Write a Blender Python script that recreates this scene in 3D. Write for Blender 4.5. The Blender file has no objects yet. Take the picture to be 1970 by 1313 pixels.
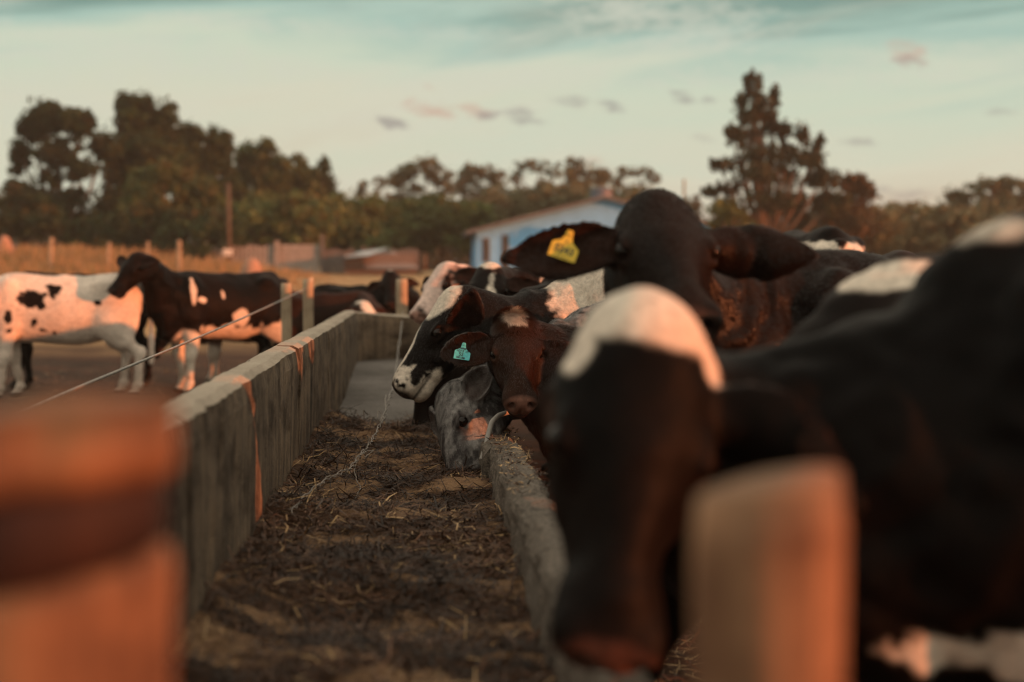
import bpy, bmesh, math, random
import numpy as np
from mathutils import Vector, Matrix
R_ = math.radians
sc = bpy.context.scene

# ------------------------------------------------------------------ camera, sky, sun, exposure
CAM = np.array((0., 0., 1.25)); FPX = 2736.; YAW = R_(3.76); PITCH = R_(2.75)
fw = np.array((math.sin(YAW)*math.cos(PITCH), math.cos(YAW)*math.cos(PITCH), -math.sin(PITCH)))
rt = np.array((math.cos(YAW), -math.sin(YAW), 0.)); upv = np.cross(rt, fw)
def at(px, py, Y):
    """the point at distance Y down the trough seen at photo pixel px, py"""
    d = fw*FPX+rt*(px-985)-upv*(py-656.5)
    return CAM+d*(Y/d[1])
cd = bpy.data.cameras.new('camera'); cam = bpy.data.objects.new('camera', cd); sc.collection.objects.link(cam)
cam.matrix_world = Matrix(((rt[0], upv[0], -fw[0], CAM[0]), (rt[1], upv[1], -fw[1], CAM[1]), (rt[2], upv[2], -fw[2], CAM[2]), (0, 0, 0, 1)))
cd.sensor_width = 36; cd.lens = 50; cd.clip_start = .05; cd.clip_end = 3000
cd.dof.use_dof = True; cd.dof.focus_distance = 5.75; cd.dof.aperture_fstop = 1.6
sc.camera = cam

SUN_AZ, SUN_EL = 118., 7.
def lin(*c): return tuple((v/255/12.92 if v/255 <= .04045 else ((v/255+.055)/1.055)**2.4) for v in c)
world = bpy.data.worlds.new('World'); sc.world = world; world.use_nodes = True
wt = world.node_tree; wt.nodes.clear()
def wn(typ, ins=None, **kw):
    d = wt.nodes.new('ShaderNode'+typ)
    for k, v in kw.items(): setattr(d, k, v)
    for k, v in (ins or {}).items():
        if isinstance(v, bpy.types.NodeSocket): wt.links.new(v, d.inputs[k])
        else: d.inputs[k].default_value = v
    return d
def wm(op, a, b=0., c=0., clamp=False): return wn('Math', {0: a, 1: b, 2: c}, operation=op, use_clamp=clamp).outputs[0]
def wmix(f, a, b):
    x = wn('Mix', data_type='RGBA')
    for k, v in ((0, f), (6, a), (7, b)):
        if isinstance(v, bpy.types.NodeSocket): wt.links.new(v, x.inputs[k])
        else: x.inputs[k].default_value = (*v, 1) if isinstance(v, tuple) else v
    return x.outputs[2]
def wramp(f, st, interp='LINEAR'):
    r = wn('ValToRGB', {0: f}); e = r.color_ramp.elements; r.color_ramp.interpolation = interp
    while len(e) < len(st): e.new(.5)
    for k, (p, c) in enumerate(st): e[k].position = p; e[k].color = (*c, 1)
    return r.outputs[0]
sky = wn('TexSky', sky_type='NISHITA', sun_disc=False, sun_elevation=R_(SUN_EL), sun_rotation=R_(SUN_AZ), dust_density=2.0, air_density=1.2)
bg1 = wn('Background', {0: sky.outputs[0], 1: .13})
gen = wn('TexCoord').outputs['Generated']
sx = wn('SeparateXYZ', {0: gen})
elev = wm('ARCSINE', sx.outputs[2]); azi = wm('ARCTAN2', sx.outputs[0], sx.outputs[1])
# sheets of high thin cloud: elevation in radians, streaks drawn out sideways
sv = wn('CombineXYZ', {0: wm('MULTIPLY', azi, 2.6), 1: wm('ADD', wm('MULTIPLY', elev, 17.), wm('MULTIPLY', azi, -1.5)), 2: 3.7}).outputs[0]
n1 = wn('TexNoise', {'Vector': sv, 'Scale': 1.15, 'Detail': 6., 'Roughness': .52, 'Distortion': .55}).outputs[0]
sv2 = wn('CombineXYZ', {0: wm('MULTIPLY', azi, 4.), 1: wm('ADD', wm('MULTIPLY', elev, 17.), wm('MULTIPLY', azi, -3.)), 2: 9.1}).outputs[0]
n2 = wn('TexNoise', {'Vector': sv2, 'Scale': 1.0, 'Detail': 7., 'Roughness': .6, 'Distortion': .9}).outputs[0]
ee = wm('ADD', elev, wm('MULTIPLY', wm('SUBTRACT', n1, .5), .22))
base = wramp(wm('MULTIPLY', ee, 3.2), [(.0, lin(196,182,164)), (.10, lin(212,203,180)), (.24, lin(219,219,196)), (.40, lin(208,220,198)), (.53, lin(172,202,189)), (.64, lin(130,163,153)), (.74, lin(117,152,146)), (.9, lin(214,207,188)), (1., lin(232,216,190))])
wisp = wm('MULTIPLY', wn('MapRange', {0: n2, 1: .43, 2: .74}, interpolation_type='SMOOTHSTEP').outputs[0], .55)
base = wmix(wisp, base, lin(218, 219, 200))
def puff(px, py, w, h, amt, c):
    """a small cloud in a given direction of the sky"""
    global base
    d = fw*FPX+rt*(px-985)-upv*(py-656.5); d /= np.linalg.norm(d)
    a0, e0 = math.atan2(d[0], d[1]), math.asin(d[2])
    dx = wm('MULTIPLY', wm('SUBTRACT', azi, a0), FPX/w); dy = wm('MULTIPLY', wm('SUBTRACT', elev, e0), FPX/h)
    dy = wm('ADD', dy, wm('MULTIPLY', dx, .35))
    q = wm('ADD', wm('MULTIPLY', dx, dx), wm('MULTIPLY', dy, dy))
    q = wm('ADD', wm('SUBTRACT', 1.25, q), wm('MULTIPLY', wm('SUBTRACT', n3, .5), 7.5))
    q = wm('ADD', q, 0. if w < 100 else .2)
    base = wmix(wm('MULTIPLY', wn('MapRange', {0: q, 1: -.3, 2: 2.0}, interpolation_type='SMOOTHSTEP').outputs[0], amt*.82), base, c)
n3 = wn('TexNoise', {'Vector': wn('CombineXYZ', {0: wm('MULTIPLY', azi, 60.), 1: wm('MULTIPLY', elev, 150.), 2: 1.}).outputs[0], 'Scale': 1., 'Detail': 6., 'Roughness': .68}).outputs[0]
GC, PC = lin(146,140,140), lin(208,172,154)
VC = lin(214, 217, 200)
for q in ((220,100,300,40,.55,VC), (430,40,120,14,.4,VC), (760,60,330,16,.35,VC), (1560,150,300,24,.4,VC), (1300,40,180,55,.6,VC), (1180,20,120,30,.4,VC), (1860,120,260,34,.4,VC), (900,150,420,26,.3,VC), (60,190,200,50,.35,VC)):
    puff(*q)
for q in ((758,238,34,15,.85,GC), (835,210,55,16,.8,PC), (905,214,45,14,.75,PC), (940,224,28,9,.7,GC), (1000,222,42,15,.7,GC), (1105,195,40,11,.6,GC), (1172,203,34,11,.85,GC), (1312,186,26,11,.7,GC), (1362,193,18,9,.6,GC),
          (1748,103,34,24,.75,PC), (1752,118,30,12,.5,GC), (1655,276,32,8,.6,GC), (1352,268,24,8,.4,GC), (1940,218,40,8,.45,GC), (1735,372,70,12,.45,GC), (1140,318,40,16,.5,PC), (830,170,14,8,.5,PC)):
    puff(*q)
bg2 = wn('Background', {0: base, 1: wn('MapRange', {0: sx.outputs[2], 1: .22, 2: .5, 3: .80, 4: 1.55}, interpolation_type='SMOOTHSTEP').outputs[0]})
mxs = wn('MixShader', {0: wn('MapRange', {0: sx.outputs[2], 1: .26, 2: .62, 3: 1., 4: .62}, interpolation_type='SMOOTHSTEP').outputs[0]})
wt.links.new(bg1.outputs[0], mxs.inputs[1]); wt.links.new(bg2.outputs[0], mxs.inputs[2])
wt.links.new(mxs.outputs[0], wn('OutputWorld').inputs[0])

sl = bpy.data.lights.new('sun', 'SUN'); sun = bpy.data.objects.new('sun', sl); sc.collection.objects.link(sun)
sl.energy = 5.0; sl.angle = R_(.5); sl.color = (1., .262, .085)
sdir = Vector((math.sin(R_(SUN_AZ))*math.cos(R_(SUN_EL)), math.cos(R_(SUN_AZ))*math.cos(R_(SUN_EL)), math.sin(R_(SUN_EL))))
sun.rotation_euler = sdir.to_track_quat('Z', 'Y').to_euler(); sun.location = (20, -12, 8)
sc.view_settings.view_transform = 'Standard'; sc.view_settings.look = 'None'; sc.view_settings.exposure = .24; sc.view_settings.gamma = 1.
sc.render.engine = 'CYCLES'; sc.cycles.use_denoising = True; sc.cycles.filter_width = 1.15; sc.cycles.max_bounces = 6; sc.cycles.volume_bounces = 0; sc.cycles.use_adaptive_sampling = True; sc.cycles.adaptive_threshold = .008
sc.cycles.sample_clamp_indirect = 4.
col = bpy.context.scene.collection
M = {}
def link(o): col.objects.link(o)
class G:
    """small node-tree writer"""
    def __init__(s, name):
        s.m = bpy.data.materials.new(name); s.m.use_nodes = True; s.t = s.m.node_tree; s.t.nodes.clear()
        s.o = s.t.nodes.new('ShaderNodeOutputMaterial'); s.b = s.t.nodes.new('ShaderNodeBsdfPrincipled')
        s.t.links.new(s.b.outputs[0], s.o.inputs[0])
    def n(s, typ, ins=None, **kw):
        d = s.t.nodes.new('ShaderNode'+typ)
        for k, v in kw.items(): setattr(d, k, v)
        for k, v in (ins or {}).items(): s.i(d.inputs[k], v)
        return d
    def i(s, sock, v):
        if hasattr(v, 'links') or isinstance(v, bpy.types.NodeSocket): s.t.links.new(v, sock)
        elif isinstance(v, bpy.types.Node): s.t.links.new(v.outputs[0], sock)
        else: sock.default_value = v
    def co(s, sc=(1,1,1), kind='Object', loc=(0,0,0)):
        c = s.n('TexCoord'); mp = s.n('Mapping', {0: c.outputs[kind]}); mp.inputs['Scale'].default_value = sc; mp.inputs['Location'].default_value = loc
        return mp.outputs[0]
    def noise(s, co, scale, detail=4, rough=.55, out=0):
        return s.n('TexNoise', {'Vector': co, 'Scale': scale, 'Detail': detail, 'Roughness': rough}).outputs[out]
    def ramp(s, f, stops):
        r = s.n('ValToRGB', {0: f}); e = r.color_ramp.elements
        while len(e) < len(stops): e.new(.5)
        for k, (p, c) in enumerate(stops):
            e[k].position = p; e[k].color = (*c, 1) if len(c) == 3 else c
        return r.outputs[0]
    def mix(s, f, a, b, mode='MIX'):
        x = s.n('Mix', data_type='RGBA', blend_type=mode); s.i(x.inputs[0], f)
        for k, v in ((6, a), (7, b)): s.i(x.inputs[k], (*v, 1) if isinstance(v, tuple) and len(v) == 3 else v)
        return x.outputs[2]
    def math(s, op, a, b=0, c=0, clamp=False):
        x = s.n('Math', {0: a, 1: b, 2: c}, operation=op, use_clamp=clamp); return x.outputs[0]
    def bump(s, h, st=.3, d=.01): s.i(s.b.inputs['Normal'], s.n('Bump', {'Height': h, 'Strength': st, 'Distance': d}).outputs[0])
    def done(s, color=None, rough=None, **kw):
        if color is not None: s.i(s.b.inputs['Base Color'], (*color, 1) if isinstance(color, tuple) and len(color) == 3 else color)
        if rough is not None: s.i(s.b.inputs['Roughness'], rough)
        for k, v in kw.items(): s.i(s.b.inputs[k.replace('_', ' ')], v)
        return s.m
def coat_mat():
    g = G('coat'); a = g.n('Attribute', attribute_name='coat', attribute_type='GEOMETRY')
    v = g.co()
    n = g.noise(v, 55, 5, .6)
    c = g.mix(1, a.outputs['Color'], g.ramp(n, [(.25, (.62,.62,.62)), (.75, (1.3,1.3,1.3))]), 'MULTIPLY')
    g.bump(g.noise(g.co((1,1,.45)), 150, 3, .6), .35, .004)
    return g.done(c, a.outputs['Alpha'], Specular_IOR_Level=.055, Sheen_Weight=.008, Sheen_Roughness=.45, Sheen_Tint=(.9,.75,.62,1))
def eye_mat():
    g = G('eye'); return g.done((.006,.004,.003), .10, Specular_IOR_Level=.25)
def hair_mat():
    g = G('hair'); a = g.n('Attribute', attribute_name='coat', attribute_type='GEOMETRY')
    return g.done(a.outputs['Color'], .42, Specular_IOR_Level=.22)
M['hair'] = hair_mat(); M['coat'] = coat_mat(); M['eye'] = eye_mat()
# ------------------------------------------------------------------ cattle
def unit(v):
    v = np.asarray(v, float); return v/np.linalg.norm(v)

def vnoise(P, seed=0):
    """smooth value noise, about -1..1, for an (n,3) array"""
    P = np.asarray(P, float)
    i = np.floor(P).astype(np.int64); f = P-i; f = f*f*(3-2*f)
    def h(a, b, c):
        n = (a*374761393 + b*668265263 + c*2147483647*7 + seed*1274126177) & 0x7fffffff
        n = ((n ^ (n >> 13))*1274126177) & 0x7fffffff
        return ((n ^ (n >> 16)) & 0xffff)/32767.5-1
    r = 0
    for a in (0, 1):
        for b in (0, 1):
            for c in (0, 1):
                w = (f[:,0] if a else 1-f[:,0])*(f[:,1] if b else 1-f[:,1])*(f[:,2] if c else 1-f[:,2])
                r = r+w*h(i[:,0]+a, i[:,1]+b, i[:,2]+c)
    return r

def fbm(P, seed=0, o=3):
    r = 0; a = 1.
    for k in range(o):
        r = r+a*vnoise(P*2**k, seed+k*17); a *= .5
    return r

class Sdf:
    """smooth union of ellipsoids, tapered limbs and ear leaves, turned into one closed mesh"""
    def __init__(s): s.p = []
    def ell(s, c, r, k=.05, R=None, fr=None, sub=False):
        c = np.array(c, float); r = np.array(r, float); M = np.eye(3) if R is None else R
        if fr is not None: M = fr[0]@M; c = fr[0]@(c*fr[2])+fr[1]; r = r*fr[2]
        s.p.append(('e', c, r, M, k, c, r.max(), sub))
    def cap(s, a, b, ra, rb, k=.05, fr=None, sub=False):
        a = np.array(a, float); b = np.array(b, float)
        if fr is not None:
            a = fr[0]@(a*fr[2])+fr[1]; b = fr[0]@(b*fr[2])+fr[1]; ra *= fr[2]; rb *= fr[2]
        s.p.append(('c', a, b, ra, rb, k, (a+b)/2, np.linalg.norm(a-b)/2+max(ra, rb), sub))
    def ear(s, R, t, L, W, k=.02):
        s.p.append(('l', R, t, L, W, k, t+R[:,0]*L*.5, L*.75, False))
    def dist(s, P, pad=.07):
        d = np.full(len(P), .6)
        for q in s.p:
            cen, rad, k, sub = q[-3], q[-2], (q[4] if q[0] == 'e' else q[5]), q[-1]
            if q[0] == 'e': cen, rad = q[5], q[6]
            m = np.nonzero(((P-cen)**2).sum(1) < (rad+pad+k)**2)[0]
            if not len(m): continue
            X = P[m]
            if q[0] == 'e':
                x = (X-q[1])@q[3]; r = q[2]
                k0 = np.sqrt(((x/r)**2).sum(1)); k1 = np.sqrt(((x/r**2)**2).sum(1))+1e-9
                e = k0*(k0-1)/k1
            elif q[0] == 'c':
                a, b, ra, rb = q[1:5]; ab = b-a; pa = X-a
                h = np.clip(pa@ab/(ab@ab), 0, 1)
                e = np.sqrt(((pa-h[:,None]*ab)**2).sum(1))-(ra+(rb-ra)*h)
            else:
                R, t, L, W = q[1:5]; x = (X-t)@R
                u = np.clip(x[:,0]/L, 0, 1)
                w = W*np.sin(np.pi*np.clip(.13+.87*u, 0, 1)**.92).clip(0)**.62
                over = np.maximum(x[:,0]-L, -x[:,0])
                zs = .62*x[:,1]**2/W-.16*L*u*u
                th = .0078+.012*(1-u)**3
                a_ = np.abs(x[:,2]-zs)-th
                b_ = (np.abs(x[:,1])-w)*.85; a_ = a_*.85
                e = np.maximum(np.maximum(a_, b_), over)
                g = np.minimum(np.maximum(a_, 0)**2+np.maximum(b_, 0)**2, 1)
                e = np.where((a_ > 0)|(b_ > 0), np.maximum(e, np.sqrt(g)), e)
            if sub:
                e = -e; h = np.maximum(k-np.abs(d[m]-e), 0)/k
                d[m] = np.maximum(d[m], e)+h*h*k*.25
            else:
                h = np.maximum(k-np.abs(d[m]-e), 0)/k
                d[m] = np.minimum(d[m], e)-h*h*k*.25
        return d
    def mesh(s, h, lo=None, hi=None, nets=True):
        c = [ (q[5] if q[0] == 'e' else q[-3]) for q in s.p]; r = [(q[6] if q[0] == 'e' else q[-2]) for q in s.p]
        c = np.array(c); r = np.array(r)[:,None]
        L = (c-r).min(0)-.04; H = (c+r).max(0)+.04
        if lo is not None: L = np.maximum(L, lo)
        if hi is not None: H = np.minimum(H, hi)
        B = 8
        nb = np.ceil((H-L)/(h*B)).astype(int)+1
        bi = np.stack(np.meshgrid(*[np.arange(n) for n in nb], indexing='ij'), -1).reshape(-1, 3)
        bc = L+(bi+.5)*B*h
        bd = s.dist(bc, pad=B*h*2)
        act = np.abs(bd) < B*h*1.2
        N = nb*B
        V = np.repeat(np.repeat(np.repeat(np.where(bd > 0, 1., -1.).astype(np.float32).reshape(nb), B, 0), B, 1), B, 2)
        off = np.stack(np.meshgrid(*[np.arange(B)]*3, indexing='ij'), -1).reshape(-1, 3)
        ab = bi[act]
        for k in range(0, len(ab), 1200):
            ii = (ab[k:k+1200,None,:]*B+off[None]).reshape(-1, 3)
            V[ii[:,0], ii[:,1], ii[:,2]] = s.dist(L+ii*h)
        V[0] = V[-1] = 1; V[:,0] = V[:,-1] = 1; V[:,:,0] = V[:,:,-1] = 1
        S = V < 0
        n = np.array(V.shape)-1
        cnt = np.zeros(n, np.int8)
        for a in (0, 1):
            for b in (0, 1):
                for c_ in (0, 1):
                    cnt += S[a:a+n[0], b:b+n[1], c_:c_+n[2]]
        ci = np.stack(np.nonzero((cnt > 0)&(cnt < 8)), -1)
        del cnt
        idx = np.full(n, -1, np.int32); idx[ci[:,0], ci[:,1], ci[:,2]] = np.arange(len(ci))
        acc = np.zeros((len(ci), 3)); w = np.zeros(len(ci))
        for ax in range(3):
            o1, o2 = [x for x in range(3) if x != ax]
            for a in (0, 1):
                for b in (0, 1):
                    o = np.zeros(3, int); o[o1] = a; o[o2] = b
                    p = ci+o; q = p.copy(); q[:,ax] += 1
                    va = V[p[:,0], p[:,1], p[:,2]]; vb = V[q[:,0], q[:,1], q[:,2]]
                    m = (va < 0) != (vb < 0)
                    t = np.where(m, va/np.where(m, va-vb, 1), 0)
                    pt = o+np.zeros((len(ci), 3)); pt[:,ax] += t
                    acc += pt*m[:,None]; w += m
        P = L+(ci+acc/w[:,None])*h
        F = []
        for ax in range(3):
            o1, o2 = (ax+1) % 3, (ax+2) % 3
            sl0 = [slice(None)]*3; sl1 = [slice(None)]*3; sl0[ax] = slice(0, -1); sl1[ax] = slice(1, None)
            e = np.stack(np.nonzero(S[tuple(sl0)] != S[tuple(sl1)]), -1)
            e = e[(e[:,o1] > 0)&(e[:,o2] > 0)&(e[:,o1] < n[o1])&(e[:,o2] < n[o2])]
            def g(da, db):
                q = e.copy(); q[:,o1] -= da; q[:,o2] -= db
                return idx[q[:,0], q[:,1], q[:,2]]
            f = np.stack([g(0, 0), g(1, 0), g(1, 1), g(0, 1)], -1)
            fl = S[e[:,0], e[:,1], e[:,2]]
            f[~fl] = f[~fl][:,::-1]
            F.append(f)
        F = np.concatenate(F); F = F[(F >= 0).all(1)]
        return P, F

def mesh_from(name, P, F):
    """mesh from an (n,3) array and an (m,3|4) face array"""
    me = bpy.data.meshes.new(name)
    k = F.shape[1]
    me.vertices.add(len(P)); me.vertices.foreach_set('co', np.ascontiguousarray(P, np.float32).ravel())
    me.loops.add(F.size); me.loops.foreach_set('vertex_index', np.ascontiguousarray(F, np.int32).ravel())
    me.polygons.add(len(F)); me.polygons.foreach_set('loop_start', np.arange(0, F.size, k, dtype=np.int32))
    try: me.polygons.foreach_set('loop_total', np.full(len(F), k, np.int32))
    except Exception: pass
    me.update(calc_edges=True); me.validate()
    return me

def smooth(me): me.polygons.foreach_set('use_smooth', np.ones(len(me.polygons), bool)); me.update()

def vnormals(P, F):
    n = np.cross(P[F[:,2]]-P[F[:,0]], P[F[:,-1]]-P[F[:,1]] if F.shape[1] == 4 else P[F[:,1]]-P[F[:,0]])
    N = np.zeros_like(P)
    for j in range(F.shape[1]):
        for a in range(3): N[:,a] += np.bincount(F[:,j], n[:,a], len(P))
    return N/(np.linalg.norm(N, axis=1)[:,None]+1e-12)

def head_frame(f, up):
    x = unit(f); z = np.array(up, float); z = unit(z-x*(z@x)); y = np.cross(z, x)
    return np.stack([x, y, z], 1)

def blob(X, c, r, seed, amp=.35, fq=1.):
    X = np.asarray(X); q = (X-np.array(c))/np.array(r)
    return 1-np.sqrt((q**2).sum(1))+amp*fbm(X*9*fq, seed, 4)*.5

def make_cow(name, label, loc, yaw, s, poll, fwd, up, hs=1., h=.014, dark=(.0045,.0037,.0036), white=(.66,.58,.49),
             base_white=False, marks=(), grey=0, nose='dark', ears=None, ear_len=.235, ear_w=.062, leg=(0,0,0,0), seed=1,
             fur=0, furlen=.018, horn=False, clip=None, group=None, eyes=True, neck_drop=0., rough=0.0, squat=1., tuft=False, kind_label='cow', face=True, legs_color=None):
    """one animal: loc is the ground point under the trunk, yaw the heading, s its size; poll / fwd / up give the head in the world"""
    ca, sa = math.cos(yaw), math.sin(yaw)
    RB = np.array([[ca, -sa, 0], [sa, ca, 0], [0, 0, 1]]); T = np.array(loc, float)
    fb = (np.eye(3), np.zeros(3), s)                       # body frame (animal space, metres)
    poll_l = RB.T@(np.array(poll, float)-T)
    RH = RB.T@head_frame(fwd, up); fh = (RH, poll_l, hs)
    S = Sdf(); B = lambda *a, **k: S.ell(*a, fr=fb, **k); Cp = lambda *a, **k: S.cap(*a, fr=fb, **k)
    rng = np.random.RandomState(seed)
    # trunk
    B((.22,0,.93), (.48,.225,.345), k=.06); B((-.2,0,.90), (.56,.275*squat,.35), k=.1); B((-.6,0,1.0), (.30,.235,.29), k=.1)
    Cp((.42,0,1.21), (-.1,0,1.205), .075, .06, k=.08); Cp((-.1,0,1.205), (-.72,0,1.235), .06, .055, k=.08)
    B((.40,0,1.2), (.2,.075,.10), k=.08)
    for y in (1, -1):
        B((-.5,.185*y,1.185), (.09,.055,.055), k=.10); B((-.84,.10*y,1.12), (.07,.05,.07), k=.1)
        B((.46,.15*y,.95), (.15,.095,.31), k=.07); B((.6,.12*y,.84), (.11,.08,.1), k=.08)
        B((-.62,.16*y,.84), (.235,.115,.29), k=.08)
    B((.62,0,.74), (.18,.125,.19), k=.1); B((-.88,0,1.12), (.07,.06,.1), k=.08)
    # legs
    k = 0
    for y in (1, -1):
        o = leg[k]; k += 1
        Cp((.46,.15*y,.78), (.47+o*.4,.145*y,.46), .10, .066, k=.07); Cp((.47+o*.4,.145*y,.46), (.485+o*.6,.145*y,.40), .062, .06, k=.04)
        Cp((.485+o*.6,.145*y,.40), (.48+o,.145*y,.13), .046, .036, k=.03); B((.485+o,.145*y,.115), (.046,.043,.04), k=.03)
        Cp((.485+o,.145*y,.115), (.52+o,.145*y,.05), .04, .045, k=.02); B((.53+o,.145*y,.028), (.066,.05,.035), k=.015)
    for y in (1, -1):
        o = leg[k]; k += 1
        Cp((-.55,.18*y,.8), (-.66+o*.5,.175*y,.6), .14, .085, k=.08); Cp((-.66+o*.5,.175*y,.6), (-.81+o*.8,.165*y,.47), .078, .056, k=.05)
        B((-.835+o*.8,.165*y,.475), (.05,.036,.06), k=.04)
        Cp((-.81+o*.8,.165*y,.46), (-.79+o,.165*y,.15), .048, .038, k=.04); B((-.785+o,.165*y,.125), (.047,.044,.04), k=.03)
        Cp((-.785+o,.165*y,.125), (-.755+o,.165*y,.05), .04, .045, k=.02); B((-.74+o,.165*y,.028), (.066,.05,.035), k=.015)
    # tail
    Cp((-.92,0,1.18), (-.985,.01,1.0), .035, .024, k=.04); Cp((-.985,.01,1.0), (-.98,.03,.62), .023, .016, k=.02); Cp((-.98,.03,.62), (-.97,.03,.36), .034, .03, k=.03)
    # neck: three chains from shoulder to head
    Hp = lambda q: RH@(np.array(q)*hs)+poll_l
    bt, bm, bb = s*np.array((.42,0,1.15)), s*np.array((.52,0,.98)), s*np.array((.64,0,.82))
    ht, hm, hb = Hp((.015,0,-.10)), Hp((.03,0,-.15)), Hp((.02,0,-.195))
    fd = np.array((1., 0, 0)); hb_dir = -(RH[:,0]*.35+RH[:,2]*.75)
    for (a, b, ra, rm, rb, g) in ((bt, ht, .115, .088, .075, .8), (bm, hm, .17, .125, .085, 1), (bb, hb, .13, .10, .066, .9)):
        L = np.linalg.norm(b-a); c1 = a+fd*L*.35-np.array((0, 0, neck_drop*.5)); c2 = b+hb_dir*L*.28-np.array((0, 0, neck_drop))
        pts = [((1-t)**3)*a+3*t*(1-t)**2*c1+3*t*t*(1-t)*c2+t**3*b for t in np.linspace(0, 1, 7)]
        rr = [np.interp(t, (0, .55, 1), (ra*s, rm*(s*.5+hs*.5), rb*hs)) for t in np.linspace(0, 1, 7)]
        for i in range(6): S.cap(pts[i], pts[i+1], rr[i], rr[i+1], k=.06)
    # head (x to the muzzle, z out of the forehead)
    E = lambda *a, **k: S.ell(*a, fr=fh, **k); C = lambda *a, **k: S.cap(*a, fr=fh, **k)
    E((.10,0,-.085), (.125,.108,.095), k=.05); E((.045,0,-.045), (.06,.065,.055), k=.05); E((.17,0,-.062), (.13,.098,.062), k=.05)
    for y in (1, -1):
        E((.19,.082*y,-.068), (.055,.034,.040), k=.03)                     # brow
        C((.12,.056*y,-.185), (.36,.020*y,-.145), .066, .046, k=.05)       # jaw
        E((.105,.064*y,-.20), (.085,.038,.085), k=.045)                      # jaw angle
        E((.235,.078*y,-.125), (.075,.022,.03), k=.04)                     # cheek bone
    C((.2,0,-.08), (.38,0,-.085), .079, .058, k=.05); C((.22,0,-.036), (.42,0,-.044), .032, .026, k=.05)
    E((.44,0,-.09), (.068,.082,.072), k=.035); E((.475,0,-.085), (.048,.072,.062), k=.03); E((.435,0,-.16), (.07,.055,.036), k=.025)
    for y in (1, -1):
        E((.478,.054*y,-.06), (.038,.028,.03), k=.02)
        ang = .6*y; Rn = np.array([[math.cos(ang), -math.sin(ang), 0], [math.sin(ang), math.cos(ang), 0], [0, 0, 1]])
        E((.512,.047*y,-.066), (.030,.013,.018), k=.016, R=Rn, sub=True)
        E((.43,.088*y,-.135), (.085,.024,.008), k=.02, sub=True)            # mouth line
        E((.207,.120*y,-.050), (.027,.022,.021), k=.012, sub=True)         # eye socket
        E((.198,.104*y,-.030), (.034,.015,.010), k=.012); E((.21,.110*y,-.070), (.03,.012,.008), k=.012)   # lids
    E((.525,0,-.115), (.018,.006,.03), k=.02, sub=True)
    if horn:
        for y in (1, -1): E((.03,.085*y,-.045), (.032,.026,.03), k=.02)
    EF = []
    if ears is None: ears = ((-.1,1,-.05), (-.1,1,-.05))
    for i, y in enumerate((1, -1)):
        e = ears[i]; d = unit((e[0], e[1]*y, e[2])); nn = np.array(e[3:6]) if len(e) > 3 else np.array((.45, 0, .9))
        nn = nn*np.array((1, y, 1)); nn = unit(nn-d*(nn@d)); yy = np.cross(nn, d)
        R = RH@np.stack([d, yy, nn], 1); t = Hp((.115,.088*y,-.09))
        C((.115,.08*y,-.09), tuple(np.array((.115,.088*y,-.09))+d*.06), .042, .026, k=.03)
        S.ear(R, t+R[:,0]*.03*hs, ear_len*hs, ear_w*hs, k=.02); EF.append((R, t+R[:,0]*.03*hs))
    P, F = S.mesh(h, *(clip or ()))
    # skin folds and the small unevenness of a coat
    N = vnormals(P, F)
    PH = ((P-poll_l)@RH)/hs; PB = P/s
    onhead = np.clip(1-np.maximum(np.linalg.norm((PH-np.array((.22,0,-.09)))/np.array((.36,.2,.2)), axis=1)-1, 0)*4, 0, 1)
    neckz = np.clip((PB[:,0]-.45)*5, 0, 1)*(1-onhead)
    P = P+N*(.006*fbm(P*7, seed)*(1-onhead)+.0022*vnoise(P*26, seed+3)+neckz*.007*np.sin(PB[:,0]*34+4*fbm(P*5, seed+8)))[:,None]*min(1, s)
    # coat colours
    black = np.array(dark); wh = np.array(white)
    m = np.full(len(P), 1. if base_white else -1.)
    for mk in marks:
        X = PH if mk[0] == 'h' else PB
        v = blob(X, mk[2], mk[3], seed*7+int(abs(mk[2][0])*100), mk[4] if len(mk) > 4 else .35, mk[5] if len(mk) > 5 else (2.2 if mk[0] == 'h' else 1))
        if mk[0] == 'h': v = np.where(onhead > .35, v, -1)
        if mk[0] == 'b': v = np.where(onhead < .75, v, -1)
        m = np.maximum(m, np.clip(v*10, -1, 1)) if mk[1] == 'w' else np.minimum(m, -np.clip(v*10, -1, 1))
    a = np.clip(m*.5+.5, 0, 1)[:,None]
    brown = np.clip(.5+.6*fbm(P*3.5, seed+5), 0, 1)[:,None]
    dk = black*(.75+.5*brown)+np.array((.0045,.0012,.0))*brown*(1+rough)
    if grey:
        g = np.clip(.42+.6*fbm(P*(60,60,25), seed+9, 3)+.55*fbm(P*9, seed+2), 0, 1)[:,None]*grey
        dk = dk*(1-g)+np.array((.36,.345,.335))*g
    wv = wh*(1-.16*np.clip(.3+fbm(P*8, seed+1), 0, 1)[:,None])
    low = np.clip((.42-PB[:,2])*2.2, 0, .8)[:,None]*np.clip(.5+.7*fbm(P*9, seed+4), 0, 1)[:,None]
    wv = wv*(1-low)+np.array((.20,.12,.07))*low            # mud on the lower legs
    col = dk*(1-a)+wv*a
    ro = np.full(len(P), .55)
    pad = np.clip(1.5-np.linalg.norm((PH-np.array((.51,0,-.08)))/np.array((.035,.062,.052)), axis=1)*1., 0, 1)*(onhead > .5); pad = np.clip(pad*2.2, 0, 1)
    nc = np.array(nose if not isinstance(nose, str) else (.035,.022,.018) if nose == 'dark' else (.34,.19,.15) if nose == 'pink' else (.20,.10,.075))
    col = col*(1-pad[:,None])+nc*pad[:,None]; ro = ro-.27*pad
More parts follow.
